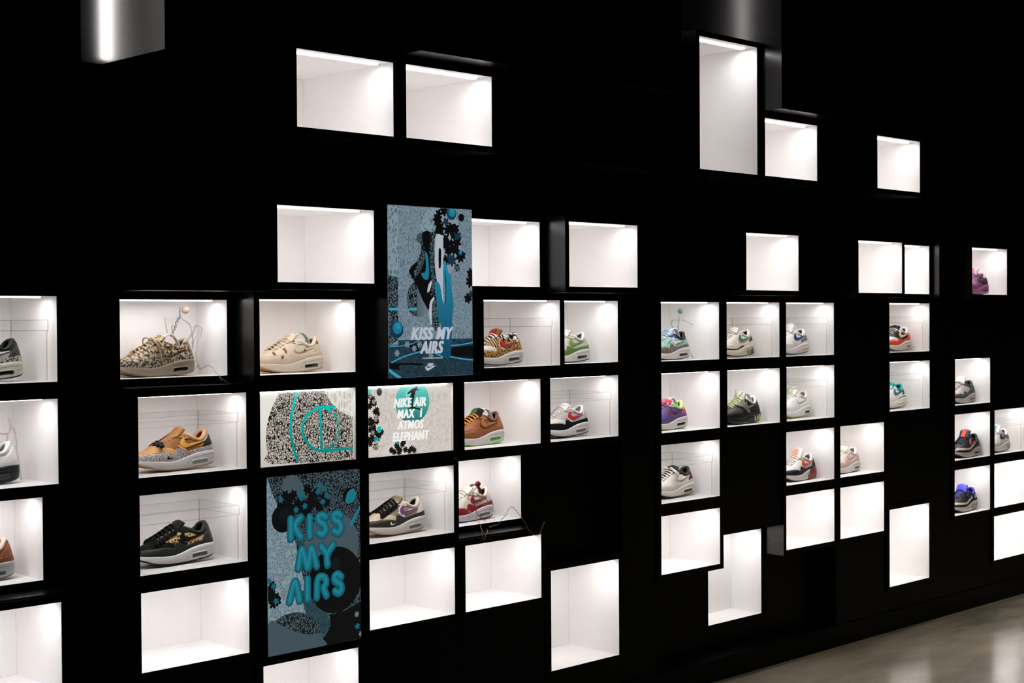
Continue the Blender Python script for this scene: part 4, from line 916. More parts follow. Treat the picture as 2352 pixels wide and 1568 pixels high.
# ------------------------------------------------------------------ pictures and screens
ART = {'P1':{'strip':[[0.0002,0.5964],[0.0476,0.5967],[0.0457,0.1311],[0.0006,0.1104]],'strip_light':[[0.0013,0.5957],[0.0476,0.5962],[0.0462,0.3481],[0.0246,0.3519],[0.001,0.3586]],'floor':[[0.0457,0.1311],[0.4009,0.1322],[0.3997,0.0009],[0.0006,-0.0002],[0.0007,0.1133],[0.0455,0.1125]],'blob_top':[[0.2066,0.5946],[0.2723,0.5951],[0.3184,0.5681],[0.3413,0.5219],[0.3454,0.4576],[0.3285,0.4057],[0.2874,0.3656],[0.2586,0.3703],[0.2191,0.4203],[0.2085,0.496],[0.1535,0.5067],[0.1555,0.5361],[0.1726,0.5703]],'blob_top_print':[[0.2066,0.5946],[0.2122,0.5805],[0.2203,0.5471],[0.2211,0.5049],[0.1535,0.5067],[0.1555,0.5361],[0.1726,0.5703]],'blob_low':[[0.1218,0.3346],[0.095,0.3093],[0.0864,0.276],[0.0916,0.2428],[0.1079,0.2198],[0.1383,0.2105],[0.1691,0.2175],[0.1918,0.2385],[0.1951,0.2849],[0.1899,0.327],[0.1507,0.3391]],'blob_low_print':[[0.1218,0.3346],[0.1338,0.318],[0.1346,0.2846],[0.13,0.2135],[0.1079,0.2198],[0.0916,0.2428],[0.0864,0.276],[0.095,0.3093]],'blob_right':[[0.4028,0.39],[0.3693,0.3678],[0.3455,0.3373],[0.3393,0.3072],[0.3508,0.2815],[0.3743,0.2652],[0.4016,0.2644]],'shoe_print':[[0.1345,0.4998],[0.1524,0.5046],[0.203,0.5106],[0.2228,0.5049],[0.2191,0.4203],[0.2268,0.3316],[0.2465,0.3022],[0.2338,0.1707],[0.2081,0.1667],[0.1998,0.1837],[0.2007,0.2765],[0.178,0.2596],[0.1338,0.3138],[0.0929,0.3716],[0.1291,0.4036],[0.1489,0.4354],[0.1519,0.4606],[0.131,0.4809]],'shoe_black':[[0.158,0.5069],[0.1973,0.5104],[0.191,0.4449],[0.1959,0.3692],[0.2011,0.3187],[0.1951,0.2849],[0.2036,0.2807],[0.1833,0.2343],[0.1338,0.3138],[0.1174,0.3429],[0.1454,0.3684],[0.1682,0.4107],[0.1713,0.4402],[0.1604,0.4734]],'shoe_black_tip':[[0.0929,0.3716],[0.1291,0.4036],[0.1374,0.3975],[0.1177,0.3679],[0.123,0.3513],[0.1146,0.3428]],'shoe_sole':[[0.2228,0.5028],[0.2484,0.5016],[0.2569,0.4849],[0.2557,0.3702],[0.2522,0.3022],[0.2575,0.2597],[0.2462,0.2682],[0.2268,0.3316],[0.2186,0.3696],[0.2146,0.4202],[0.215,0.4667]],'shoe_window':[[0.2365,0.4537],[0.2434,0.4539],[0.2467,0.4422],[0.2451,0.3912],[0.2404,0.3835],[0.2342,0.3868],[0.2341,0.4418]],'shoe_swoosh':[[0.1713,0.4381],[0.1824,0.4279],[0.1882,0.3859],[0.1873,0.3522],[0.1788,0.342],[0.162,0.3456],[0.151,0.3643],[0.1667,0.3666],[0.1736,0.3856]],'shoe_white':[[0.1985,0.3397],[0.2001,0.3271],[0.1896,0.3017],[0.1795,0.2974],[0.1842,0.3227]],'shoe_toe':[[0.2092,0.2808],[0.2131,0.2744],[0.2022,0.2596],[0.199,0.2216],[0.1998,0.1837],[0.1914,0.1922],[0.1878,0.2301],[0.1921,0.2638]],'hand':[[0.2636,0.4107],[0.2704,0.4002],[0.2816,0.3664],[0.2931,0.3538],[0.2972,0.3026],[0.3038,0.2598],[0.2987,0.2171],[0.2938,0.1316],[0.2845,0.0677],[0.2443,0.0771],[0.2453,0.1748],[0.2284,0.2046],[0.2244,0.2597],[0.2152,0.3061],[0.2171,0.3273],[0.2297,0.3338],[0.2409,0.3191],[0.2508,0.2725],[0.2604,0.2576],[0.2638,0.3108],[0.254,0.3659],[0.2578,0.4]],'hand_line':[[0.2632,0.3703],[0.2677,0.3619],[0.2696,0.3194],[0.2668,0.2598],[0.261,0.2555],[0.2649,0.3023]],'ball_a':[[0.2756,0.5812]],'ball_a_r':[[0.2988,0.5822],[0.322,0.5832]],'ball_dark':[[0.3465,0.5672],[0.3606,0.5678]],'ball_b':[[0.2982,0.5801],[0.322,0.5811]],'ball_c':[[0.3406,0.4403],[0.3506,0.4406]],'ball_d':[[0.3237,0.3859],[0.3371,0.3862]],'ball_e':[[0.0374,0.1684],[0.0678,0.1681]],'line1':[[0.0017,0.1104],[0.0438,0.1097],[0.1097,0.1185],[0.1375,0.1297]],'line2':[[0.0108,0.0534],[0.0652,0.0728],[0.1371,0.0879],[0.1876,0.0952],[0.2158,0.082],[0.25,0.0706],[0.3019,0.0665],[0.3487,0.0585],[0.4002,0.0542]],'line3':[[0.2907,0.1082],[0.3374,0.1104],[0.4008,0.1179]],'line4':[[0.0009,0.029],[0.0212,0.016],[0.0536,-0.0015]],'line5':[[0.0009,0.2386],[0.0451,0.2386]],'line6':[[0.0943,0.2386],[0.1302,0.2386]],'dark_slab':[[0.2906,0.0996],[0.4007,0.1075],[0.4003,0.0607],[0.2903,0.0697]],'dark_tail':[[0.0028,0.0536],[0.1479,0.0491],[0.1601,0.0437],[0.1478,0.0407],[0.065,0.0454],[0.0469,0.0422],[0.0468,0.0285],[0.0025,0.0323]],'txt1':[[0.0998,0.1303],[0.303,0.1751]],'txt2':[[0.1409,0.0815],[0.2551,0.1258]],'txt3':[[0.1536,0.0632],[0.2488,0.0685]],'txt4':[[0.1758,0.0353],[0.207,0.0484]],'swoosh':[[0.169,0.0388],[0.1667,0.0305],[0.1745,0.0223],[0.1869,0.0244],[0.2182,0.0396],[0.187,0.032],[0.1768,0.0315],[0.1735,0.0349]],'flowers':[[0.0832,0.116],[0.1401,0.115],[0.0365,0.0858],[0.1931,0.074],[0.115,0.1009]],'flowersd':[[0.2377,0.5774],[0.2636,0.587],[0.2318,0.556],[0.2719,0.5491],[0.2948,0.5287],[0.2429,0.5268],[0.3061,0.5035],[0.2802,0.5197],[0.2711,0.4683],[0.2942,0.4733],[0.3294,0.5],[0.3234,0.4784],[0.2824,0.4431],[0.3056,0.4522],[0.3404,0.4274],[0.3522,0.432],[0.2705,0.413],[0.2995,0.4136],[0.3231,0.4484],[0.318,0.5253],[0.2399,0.5119],[0.2713,0.4896],[0.3919,0.3682],[0.3898,0.3379],[0.3923,0.2903],[0.3773,0.2773],[0.1206,0.1049]]},'P2':{'left_print':[[-0.0021,0.5673],[0.0215,0.5357],[0.0436,0.4966],[0.076,0.448],[0.106,0.3867],[0.1259,0.3261],[0.1457,0.2399],[0.1763,0.1771],[0.2126,0.1256],[0.2496,0.1033],[0.2599,0.0677],[0.2274,0.0258],[0.2171,0.0486],[0.1807,0.1006],[0.1238,0.1298],[0.0725,0.1288],[0.0319,0.1149],[0.0008,0.1063]],'left_grad':[[0.1401,0.1987],[0.1763,0.1771],[0.2127,0.134],[0.2443,0.1083],[0.2599,0.0677],[0.2274,0.0258],[0.2171,0.0486],[0.1859,0.0956],[0.1548,0.1212]],'blob':[[0.0619,0.5487],[0.0698,0.577],[0.0928,0.5885],[0.1184,0.5865],[0.1363,0.5717],[0.1541,0.5388],[0.1486,0.5162],[0.0869,0.5134],[0.0692,0.5274]],'circle_grey':[[0.2681,0.3352],[0.3836,0.3223]],'circle_black':[[0.283,0.2182],[0.3951,0.2039]],'lower_grey':[[0.0008,0.1055],[0.0319,0.114],[0.0822,0.0817],[0.1489,0.0527],[0.2171,0.0486],[0.2248,0.0262],[0.2298,-0.0043],[0.0021,-0.0017]],'leaf':[[0.0319,0.1149],[0.0725,0.1288],[0.1238,0.1298],[0.16,0.1183],[0.1859,0.0977],[0.2171,0.0507],[0.1593,0.0511],[0.1077,0.0695],[0.067,0.0902]],'dark_corner':[[0.2549,0.1025],[0.3198,0.106],[0.3944,0.1302],[0.393,0.0009],[0.2298,-0.0043],[0.2274,0.0258],[0.2599,0.0677]],'ball_black':[[0.0633,0.4501],[0.1076,0.4457]],'ball_teal':[[0.343,0.4991],[0.3705,0.4966]],'ball_teal_half':[[0.3597,0.5226],[0.3706,0.5074],[0.3687,0.4882],[0.3537,0.4757],[0.3345,0.474],[0.3248,0.4835],[0.3322,0.5086],[0.346,0.5203]],'stripe':[[0.3911,0.4645],[0.391,0.4472],[0.3528,0.3904],[0.3436,0.4]],'K1':[[0.0938,0.4442],[0.0931,0.3798]],'K2':[[0.1349,0.4455],[0.1115,0.4195],[0.1342,0.3795]],'I1':[[0.1723,0.4435],[0.1716,0.3776]],'S1':[[0.2398,0.4369],[0.2239,0.4452],[0.208,0.4392],[0.2105,0.4263],[0.2315,0.4114],[0.2393,0.3937],[0.2259,0.3781],[0.2101,0.3861]],'S2':[[0.3042,0.4361],[0.2881,0.445],[0.2735,0.4379],[0.2771,0.4238],[0.2985,0.411],[0.3054,0.3932],[0.2928,0.3774],[0.2751,0.3857]],'M1':[[0.1228,0.2763],[0.139,0.3392],[0.1617,0.2736],[0.178,0.339],[0.1994,0.2754]],'Y1':[[0.2201,0.3385],[0.2453,0.308]],'Y2':[[0.2708,0.3392],[0.2453,0.308],[0.245,0.2741]],'A1':[[0.0857,0.1706],[0.1095,0.2341],[0.1268,0.1691]],'I2':[[0.1612,0.2359],[0.1605,0.1687]],'R1':[[0.1988,0.1698],[0.2031,0.2284],[0.2217,0.2366],[0.2375,0.2261],[0.2374,0.2092],[0.2282,0.1976],[0.2396,0.1706]],'S3':[[0.3036,0.2263],[0.2886,0.2367],[0.2751,0.2299],[0.2776,0.2146],[0.2991,0.2012],[0.3054,0.1832],[0.2933,0.1719],[0.2772,0.1805]],'flowersd':[[0.0743,0.5249],[0.092,0.5129],[0.1075,0.524],[0.1278,0.4972],[0.1484,0.4911],[0.1121,0.482],[0.0868,0.5009],[0.1671,0.5356],[0.1851,0.513],[0.2006,0.4863],[0.2163,0.4722],[0.1743,0.4761],[0.243,0.4867],[0.1482,0.4702],[0.1636,0.4603],[0.1275,0.4722],[0.201,0.52],[0.2325,0.5046],[0.0563,0.4996],[0.1797,0.4967],[0.0181,0.2314],[0.0129,0.2115],[0.0328,0.1924],[0.0225,0.1732],[0.0077,0.1917],[0.0377,0.1793],[0.0055,0.2167]],'flowerst':[[0.0564,0.512],[0.1359,0.532],[0.1408,0.5106],[0.2171,0.5504],[0.2382,0.5359],[0.2459,0.5098],[0.2297,0.49],[0.2089,0.5257],[0.1535,0.4823],[0.1172,0.4731],[0.0043,0.2497],[0.0231,0.2308],[0.0326,0.18],[0.3741,0.0463]],'flowersw':[[0.3729,0.0877],[0.3904,0.0178]]},'B2':{'print_':[[0.0957,0.2456],[0.2746,0.2458],[0.2823,0.2288],[0.2979,0.2072],[0.3188,0.1873],[0.3399,0.1716],[0.3612,0.16],[0.3827,0.1515],[0.4048,0.1468],[0.4109,0.0011],[0.0509,0.0074],[0.039,0.0427],[0.0332,0.0714],[0.0323,0.1017],[0.0364,0.1359],[0.0453,0.1677],[0.0579,0.1954],[0.073,0.2191],[0.0856,0.2368]],'right_print':[[0.2746,0.2458],[0.4021,0.2451],[0.4048,0.1468],[0.3827,0.1515],[0.3612,0.16],[0.3399,0.1716],[0.3188,0.1873],[0.2979,0.2072],[0.2823,0.2288]],'arc':[[0.1675,0.2454],[0.1506,0.2157],[0.1389,0.1793],[0.1342,0.1427],[0.1331,0.11],[0.1365,0.0811],[0.1438,0.0539],[0.1524,0.0287],[0.1624,0.0074]],'ring':[[0.3215,0.1855],[0.2897,0.1856],[0.2557,0.1861],[0.2348,0.1809],[0.2114,0.1696],[0.1959,0.1559],[0.1841,0.1359],[0.1806,0.1154],[0.185,0.0946],[0.195,0.0754],[0.2128,0.0577],[0.2334,0.0449],[0.2541,0.0383],[0.275,0.0369],[0.3332,0.0372],[0.4086,0.0374]],'bar':[[0.2562,0.1819],[0.2583,0.1402],[0.26,0.0984],[0.262,0.0398]],'d0':[[0.2766,0.1831],[0.2923,0.1781],[0.3067,0.168]],'d1':[[0.3172,0.1601],[0.3264,0.146]],'d2':[[0.3329,0.1351],[0.3372,0.117]],'d3':[[0.3379,0.1053],[0.3343,0.0887]],'d4':[[0.3278,0.0775],[0.3188,0.0634]],'d5':[[0.3108,0.0544],[0.2935,0.044],[0.275,0.0379]]},'B3':{'ball_teal':[[0.217,0.1869],[0.2985,0.1833]],'leftdark':[[0.0122,0.2236],[0.0273,0.223],[0.0417,0.2091],[0.0522,0.1901],[0.06,0.1692],[0.0629,0.1443],[0.0626,0.1072],[0.0458,0.0876],[0.0348,0.0513],[0.0121,0.0302]],'blob_low':[[0.0784,0.0061],[0.0907,0.0249],[0.1125,0.0422],[0.1371,0.051],[0.1672,0.0554],[0.1892,0.0456],[0.2057,0.032],[0.2221,0.0014]],'corner_teal':[[0.0117,0.2468],[0.0323,0.246],[0.0314,0.2362],[0.0233,0.2263],[0.0122,0.2226]],'egg':[[0.0601,0.2289],[0.0726,0.2284]],'ball_t2':[[0.0584,0.0961],[0.0686,0.0955]],'ball_p':[[0.0421,0.0399],[0.056,0.039]],'figure':[[0.2351,0.2461],[0.2419,0.2459],[0.2398,0.2323],[0.2481,0.2298],[0.2538,0.236],[0.2495,0.2277],[0.2355,0.2272],[0.2285,0.2201],[0.2326,0.2104],[0.2256,0.2139],[0.2269,0.2033],[0.2226,0.1951],[0.2182,0.17],[0.2629,0.1595],[0.2642,0.151],[0.2404,0.1584],[0.207,0.1621],[0.1848,0.1548],[0.1792,0.1467],[0.1806,0.155],[0.2015,0.1666],[0.2099,0.1704],[0.2088,0.1999],[0.2005,0.2044],[0.2075,0.2104],[0.2104,0.2208],[0.1964,0.2151],[0.1909,0.2184],[0.2049,0.2273],[0.2161,0.2342],[0.23,0.2369]],'t1':[[0.126,0.1695],[0.2803,0.2021]],'t2':[[0.142,0.1299],[0.2615,0.1617]],'t3':[[0.1416,0.0899],[0.2682,0.1215]],'t4':[[0.1194,0.049],[0.2947,0.0811]],'ray':[[0.4042,0.2324],[0.3196,0.1546]],'flowersd':[[0.0206,0.2141],[0.0311,0.2054],[0.0256,0.1913],[0.0389,0.1887],[0.0176,0.1794],[0.0493,0.1656],[0.0412,0.1598],[0.0531,0.151],[0.0463,0.1369],[0.0197,0.1322],[0.0196,0.1178],[0.0329,0.1233],[0.0489,0.1244],[0.0354,0.1046],[0.0194,0.0973],[0.0405,0.0879],[0.0271,0.0764],[0.0164,0.0627],[0.0698,0.0862],[0.059,0.0745],[0.0323,0.0637],[0.0189,0.0482],[0.0511,0.0791],[0.115,0.0192],[0.1285,0.012],[0.145,0.0255],[0.1559,0.0164],[0.1671,0.0366],[0.1806,0.0168],[0.2111,0.019],[0.1999,0.0114],[0.2222,0.012],[0.1503,0.0084],[0.1726,0.0446],[0.1396,0.0342]],'flowerst':[[0.0456,0.065],[0.0562,0.0602],[0.1438,0.0443],[0.0402,0.0633]],'flowersw':[[0.0219,0.2161],[0.035,0.195],[0.0464,0.141],[0.0436,0.133],[0.0299,0.0865]]},'WA1':{'head':[[2.7614,1.6522]],'neck':[[2.7428,1.6602],[2.74,1.6442],[2.7412,1.6304]],'torso':[[2.7412,1.6304],[2.7344,1.6213],[2.7277,1.6121],[2.7222,1.5939],[2.7141,1.5802]],'arm1':[[2.7331,1.627],[2.712,1.6271],[2.691,1.6288],[2.683,1.6193],[2.6868,1.6033],[2.6892,1.5896],[2.693,1.5759]],'arm2':[[2.7464,1.6258],[2.7596,1.6165],[2.7756,1.6072],[2.7822,1.5933],[2.786,1.5748],[2.7885,1.5563],[2.7895,1.5262]],'legL':[[2.7141,1.5802],[2.7125,1.5574],[2.7133,1.5116],[2.7128,1.4705],[2.712,1.4476]],'legL2':[[2.7222,1.5939],[2.7104,1.5986],[2.7101,1.5803],[2.7047,1.5644]],'legR':[[2.7709,1.5519],[2.7805,1.5656],[2.7941,1.5793],[2.7997,1.5955],[2.8133,1.6],[2.8241,1.5906],[2.8225,1.5721],[2.8128,1.5559],[2.8059,1.5421],[2.807,1.5236],[2.8014,1.5075],[2.8038,1.4796],[2.8144,1.4562],[2.8308,1.4603],[2.8472,1.4669],[2.8664,1.457],[2.8772,1.4427],[2.8909,1.4305],[2.9018,1.409]],'tail':[[2.8909,1.4305],[2.9047,1.4183],[2.9325,1.4021]]},'WC4':{'head':[[4.0658,0.9695]],'neck':[[4.0625,0.9567],[4.0422,0.9453],[4.0376,0.9327]],'torso':[[4.0376,0.9327],[4.0441,0.9093],[4.0483,0.8828],[4.0593,0.8556]],'arm1':[[4.0781,0.9324],[4.1006,0.9173],[4.1232,0.8923],[4.1506,0.8799]],'arm2':[[4.0376,0.9359],[4.0151,0.9249],[4.015,0.9119]],'leg1':[[4.0593,0.8556],[4.0772,0.8375],[4.0997,0.8254],[4.1131,0.7978]],'leg2':[[4.0191,0.8693],[4.0412,0.8443],[4.068,0.8253],[4.0769,0.8081],[4.0857,0.7842],[4.09,0.7608],[4.0967,0.7469],[4.1083,0.7654],[4.1176,0.7842]],'leg3':[[4.1268,0.7931],[4.1498,0.7973],[4.1775,0.8011],[4.1963,0.8192],[4.215,0.8306],[4.2387,0.8584],[4.2576,0.8599],[4.2764,0.8448],[4.2952,0.8262],[4.3141,0.8075],[4.3331,0.782],[4.3473,0.7602],[4.3713,0.7408],[4.3955,0.7314],[4.4152,0.7395],[4.4251,0.759],[4.4401,0.7848]]},'WA5':{'head':[[5.2686,1.6432]],'neck':[[5.2606,1.6284],[5.2605,1.6111]],'torso':[[5.2605,1.6111],[5.2584,1.5963],[5.2524,1.5766],[5.2523,1.5593]],'arm1':[[5.2487,1.6037],[5.2214,1.6039],[5.2077,1.5966],[5.2057,1.5868],[5.2134,1.572],[5.2094,1.5622]],'arm2':[[5.2801,1.6036],[5.3117,1.5972],[5.3435,1.5882],[5.3674,1.5806],[5.4077,1.5802],[5.4484,1.5862]],'leg1':[[5.3325,1.4564],[5.3464,1.4461],[5.3564,1.4359]]},'WB0':{'a':[[2.1085,1.328],[2.1125,1.3079],[2.1245,1.2929],[2.1301,1.2611],[2.1315,1.2267],[2.1355,1.2035],[2.1413,1.1801],[2.144,1.1512],[2.1511,1.1277]],'b':[[2.1124,1.2993],[2.1031,1.2742],[2.0955,1.2462]],'c':[[2.0792,1.2859],[2.0911,1.2835],[2.102,1.2845]],'head':[[2.068,1.35]],'d':[[2.0779,1.1849],[2.0759,1.2645]]}}
def text_mesh(name, txt, x0, z0, x1, z1, y, m, parent, shear=0.0, bold=0.0, skew=0.0):
    cu = bpy.data.curves.new(name, 'FONT'); cu.body = txt; cu.shear = shear; cu.offset = 0.012; cu.size = 1.0
    cu.resolution_u = 3; cu.space_character = 1.10
    o = bpy.data.objects.new(name, cu); scene.collection.objects.link(o)
    bpy.context.view_layer.update()
    me = bpy.data.meshes.new_from_object(o.evaluated_get(bpy.context.evaluated_depsgraph_get()))
    bpy.data.objects.remove(o)
    vx = [v.co.x for v in me.vertices]; vy = [v.co.y for v in me.vertices]
    a0, a1, b0, b1 = min(vx), max(vx), min(vy), max(vy)
    base = [(v.co.x, v.co.y) for v in me.vertices]; fs = [tuple(p.vertices) for p in me.polygons]
    V = []; Fs = []; e = bold*(z1-z0)
    for k, (dx, dz) in enumerate(((-1, 0), (-.5, 0), (0, 0), (.5, 0), (1, 0))):        # heavier strokes
        n = len(V)
        for px, pz in base: V.append((x0+e+(x1-x0-2*e)*(px-a0)/(a1-a0)+dx*e, y-.00004*k, z0+(z1-z0)*(pz-b0)/(b1-b0)))
        Fs += [tuple(n+i for i in f) for f in fs]
    me = bpy.data.meshes.new(name); me.from_pydata(V, [], Fs); me.update()
    me.materials.clear(); me.materials.append(m)
    o = bpy.data.objects.new(name, me); o.parent = parent; scene.collection.objects.link(o)
    return o
def flat(b, pts, y, mi=0, W=None, H=None, sm=0):
    pts = crom(pts, sm, True) if sm else pts
    if W: pts = [(min(max(x, 0.0005), W-.0005), min(max(z, 0.0005), H-.0005)) for x, z in pts]
    tr = geometry.tessellate_polygon([[Vector((x, z, 0)) for x, z in pts]])
    n = len(b.v); b.v += [(x, y, z) for x, z in pts]
    area = sum(pts[i][0]*pts[(i+1) % len(pts)][1]-pts[(i+1) % len(pts)][0]*pts[i][1] for i in range(len(pts)))
    for t in tr:
        a, c, d = (pts[i] for i in t)
        cr = (c[0]-a[0])*(d[1]-a[1])-(c[1]-a[1])*(d[0]-a[0])
        b.f.append(tuple(n+i for i in (t if cr > 0 else t[::-1]))); b.m.append(mi)
def disc(b, c, r, y, mi=0, rz=None, N=28, W=None, H=None):
    flat(b, [(c[0]+r*cos(2*pi*i/N), c[1]+(rz or r)*sin(2*pi*i/N)) for i in range(N)], y, mi, W, H)
def stroke(b, pts, w, y, mi=0, sm=5, W=None, H=None, caps=True):
    P = crom(pts, sm) if len(pts) > 2 else pts
    for i in range(len(P)-1):
        a, c = Vector(P[i]), Vector(P[i+1]); d = c-a
        if d.length < 1e-6: continue
        n = Vector((-d.y, d.x)).normalized()*w/2
        flat(b, [tuple(a+n), tuple(a-n), tuple(c-n), tuple(c+n)], y-.00001*(i % 2), mi, W, H)
    if caps:
        for i, p in enumerate(P): disc(b, p, w/2, y-.00002-.00001*(i % 2), mi, N=14, W=W, H=H)
    else:
        for i, p in enumerate(P[1:-1]): disc(b, p, w/2, y-.00002, mi, N=12, W=W, H=H)
def blossom(b, c, r, y, mi=0, W=None, H=None, n=5, seed=0):
    for k in range(n):
        a = 2*pi*k/n+seed
        ux, uz = cos(a), sin(a); w = r*1.35/n+r*.06
        flat(b, [(c[0]-uz*w*.4, c[1]+ux*w*.4), (c[0]+ux*r*.4-uz*w, c[1]+uz*r*.4+ux*w), (c[0]+ux*r*.78-uz*w*.85, c[1]+uz*r*.78+ux*w*.85), (c[0]+ux*r, c[1]+uz*r),
                 (c[0]+ux*r*.78+uz*w*.85, c[1]+uz*r*.78-ux*w*.85), (c[0]+ux*r*.4+uz*w, c[1]+uz*r*.4-ux*w), (c[0]+uz*w*.4, c[1]-ux*w*.4)], y-.00003*(k+1), mi, W, H)
def center(a, bb=None):
    return a[0]
def dist(p, q): return math.hypot(p[0]-q[0], p[1]-q[1])
E_ = lambda n, c, k=1.0: emis('print_'+n, c, k)
def shaded(name, c0, c1, axis='Z', lo=0.0, hi=1.0):       # printed two-colour blend across the picture
    if name in MATS: return MATS[name]
    m, nt, bs = newmat(name)
    tc = nt.nodes.new('ShaderNodeTexCoord'); sp = nt.nodes.new('ShaderNodeSeparateXYZ')
    nt.links.new(tc.outputs['Object'], sp.inputs[0])
    two_tone(nt, sp.outputs[axis], lo, hi, c0, c1, bs.inputs['Emission Color'])
    bs.inputs['Base Color'].default_value = (.02, .02, .02, 1); bs.inputs['Emission Strength'].default_value = 1.0
    MATS[name] = m
    return m
def screen(name, x0, x1, z0, z1, y, label, cat, depth=0.05):
    root = empty(name, ((x0+x1)/2, y, z0), label, cat)
    W, H = x1-x0, z1-z0
    b = MB(); b.box(-W/2-.001, W/2+.001, .0015, depth, -.001, H+.001); b.build('casing', BLACK, root)
    return root, W, H
def layer(root, W, name, fn, mats):
    """one printed shape group of a picture; fn fills a builder in picture coordinates (origin lower left)"""
    b = MB(); fn(b)
    b.v = [(v[0]-W/2, v[1], v[2]) for v in b.v]
    return b.build(name, mats, root)

# --- upright screen with the shoe held by a hand
A = ART['P1']; root, W, H = screen('picture_screen', 3.36, 3.76, 1.413, 2.011, 3.972, 'upright blue-grey screen showing a hand holding a shoe upright over the words KISS MY AIRS', 'screen', .10)
K = dict(W=W, H=H)
cr_l = cracks('hide_print_pale_blue', (120,139,150), (86,106,118), .0090, .08, 1.0)
cr_d = cracks('hide_print_black_blue', (92,112,122), (6,10,14), .0064, .12, 1.0, .005)
cr_w = cracks('hide_print_big_blue', (78,100,112), (124,144,154), .014, .15, 1.0)
teal = E_('teal', (26,112,138)); teal_d = E_('teal_dark', (10,62,86)); teal_l = E_('teal_light', (56,150,178)); blk = E_('black', (6,9,12)); gry = E_('grey_blue', (110,128,140)); pal = E_('pale', (176,184,196)); dgr = E_('deep_grey_blue', (56,74,84))
flr = cracks('hide_print_floor', (36,62,76), (24,44,56), .010, .12, 1.0)
layer(root, W, 'backdrop', lambda b: b.quad((0,0,0),(W,0,0),(W,0,H),(0,0,H)), cr_l)
layer(root, W, 'side_strip', lambda b: (flat(b, A['strip'], -.0002, 0, **K), flat(b, A['strip_light'], -.0004, 1, **K)), [cr_d, cr_w])
layer(root, W, 'floor_area', lambda b: flat(b, A['floor'], -.0003, 0, **K), flr)
def f(b):
    flat(b, A['blob_top'], -.0005, 0, sm=4, **K); flat(b, A['blob_low'], -.0005, 1, sm=4, **K); flat(b, A['blob_right'], -.0005, 1, sm=3, **K)
    flat(b, A['blob_top_print'], -.0007, 2, **K); flat(b, A['blob_low_print'], -.0007, 3, **K)
layer(root, W, 'round_openings', f, [E_('opening_pale', (128,140,152)), shaded('opening_blend', (52,66,76), (110,124,134), 'X', -.1, .0), cr_w, cr_d])
def f(b):
    for i, c in enumerate(A['flowersd']): blossom(b, c, .017+.004*(i % 3), -.0011-.00001*i, i % 7 == 3 and 1 or 0, seed=i*.7, n=5+(i % 3), **K)
layer(root, W, 'foliage', f, [blk, E_('leaf_blue', (18,50,66))])
BM = [teal_d, teal, E_('navy', (12,46,74)), blk, cr_d, E_('teal_mid', (40,128,158))]
for (k, mi, mj) in (('ball_b', 0, 1), ('ball_c', 0, 1), ('ball_e', 2, 1), ('ball_dark', 3, 3), ('ball_d', 4, 4)):
    def f(b):
        c, e = A[k]; r = dist(c, e); disc(b, c, r, -.0018, mi, **K)
        if mj != mi: disc(b, (c[0]+r*.12, c[1]+r*.18), r*.72, -.0020, mj, **K); disc(b, (c[0]+r*.2, c[1]+r*.35), r*.38, -.0022, 5, **K)
    layer(root, W, 'ball', f, BM)
def f(b):
    flat(b, A['shoe_print'], -.0024, 0, sm=2, **K); flat(b, A['shoe_black'], -.0026, 1, sm=2, **K); flat(b, A['shoe_black_tip'], -.0027, 1, **K)
    flat(b, A['shoe_sole'], -.0028, 2, sm=2, **K); flat(b, A['shoe_window'], -.0030, 1, sm=2, **K)
    flat(b, A['shoe_swoosh'], -.0030, 3, sm=3, **K); flat(b, A['shoe_white'], -.0030, 4, sm=2, **K); flat(b, A['shoe_toe'], -.0030, 4, sm=3, **K)
    w = A['shoe_sole']
    stroke(b, [w[0], w[-2], w[-3], w[7]], .0012, -.0029, 5, **K)
layer(root, W, 'printed_shoe', f, [cr_d, blk, shaded('sole_blend', (96,106,116), (168,176,184), 'X', -.005, .02), teal, pal, dgr])
def f(b):
    flat(b, A['hand'], -.0034, 0, sm=4, **K); flat(b, A['hand_line'], -.0036, 1, sm=3, **K)
layer(root, W, 'printed_hand', f, [shaded('hand_blend', (16,72,98), (34,128,158), 'Z', .10, .42), teal_d])
for k, w in (('line1', .003), ('line2', .0045), ('line3', .004), ('line4', .011), ('line5', .009), ('line6', .009)):
    layer(root, W, 'teal_line', lambda b: stroke(b, A[k], w, -.0032, 0, caps=False, **K), teal_l)
for k in ('dark_slab', 'dark_tail'): layer(root, W, 'dark_shape', lambda b: flat(b, A[k], -.0031, 0, **K), blk)
for i, c in enumerate(A['flowers']): layer(root, W, 'blossom', lambda b: blossom(b, c, .013, -.0040-.0001*i, 0, seed=i, n=6, **K), E_('blossom_grey', (110,126,136)))
(x0, z0), (x1, z1) = A['txt1']; text_mesh('lettering', 'KISS MY', x0-W/2, z0, x1-W/2, z1, -.0045, pal, root, .28, .06)
(x0, z0), (x1, z1) = A['txt2']; text_mesh('lettering', 'AIRS', x0-W/2, z0, x1-W/2, z1, -.0045, pal, root, .28, .06)
(x0, z0), (x1, z1) = A['txt3']; text_mesh('lettering', 'THE REVOLUTION NEVER ENDS', x0-W/2, z0, x1-W/2, z1, -.0045, pal, root, .15, .03)
(x0, z0), (x1, z1) = A['txt4']; text_mesh('lettering', 'NIKE', x0-W/2, z0, x1-W/2, z1, -.0045, pal, root, .28, .06)
layer(root, W, 'logo', lambda b: flat(b, A['swoosh'], -.0043, 0, sm=3, **K), pal)

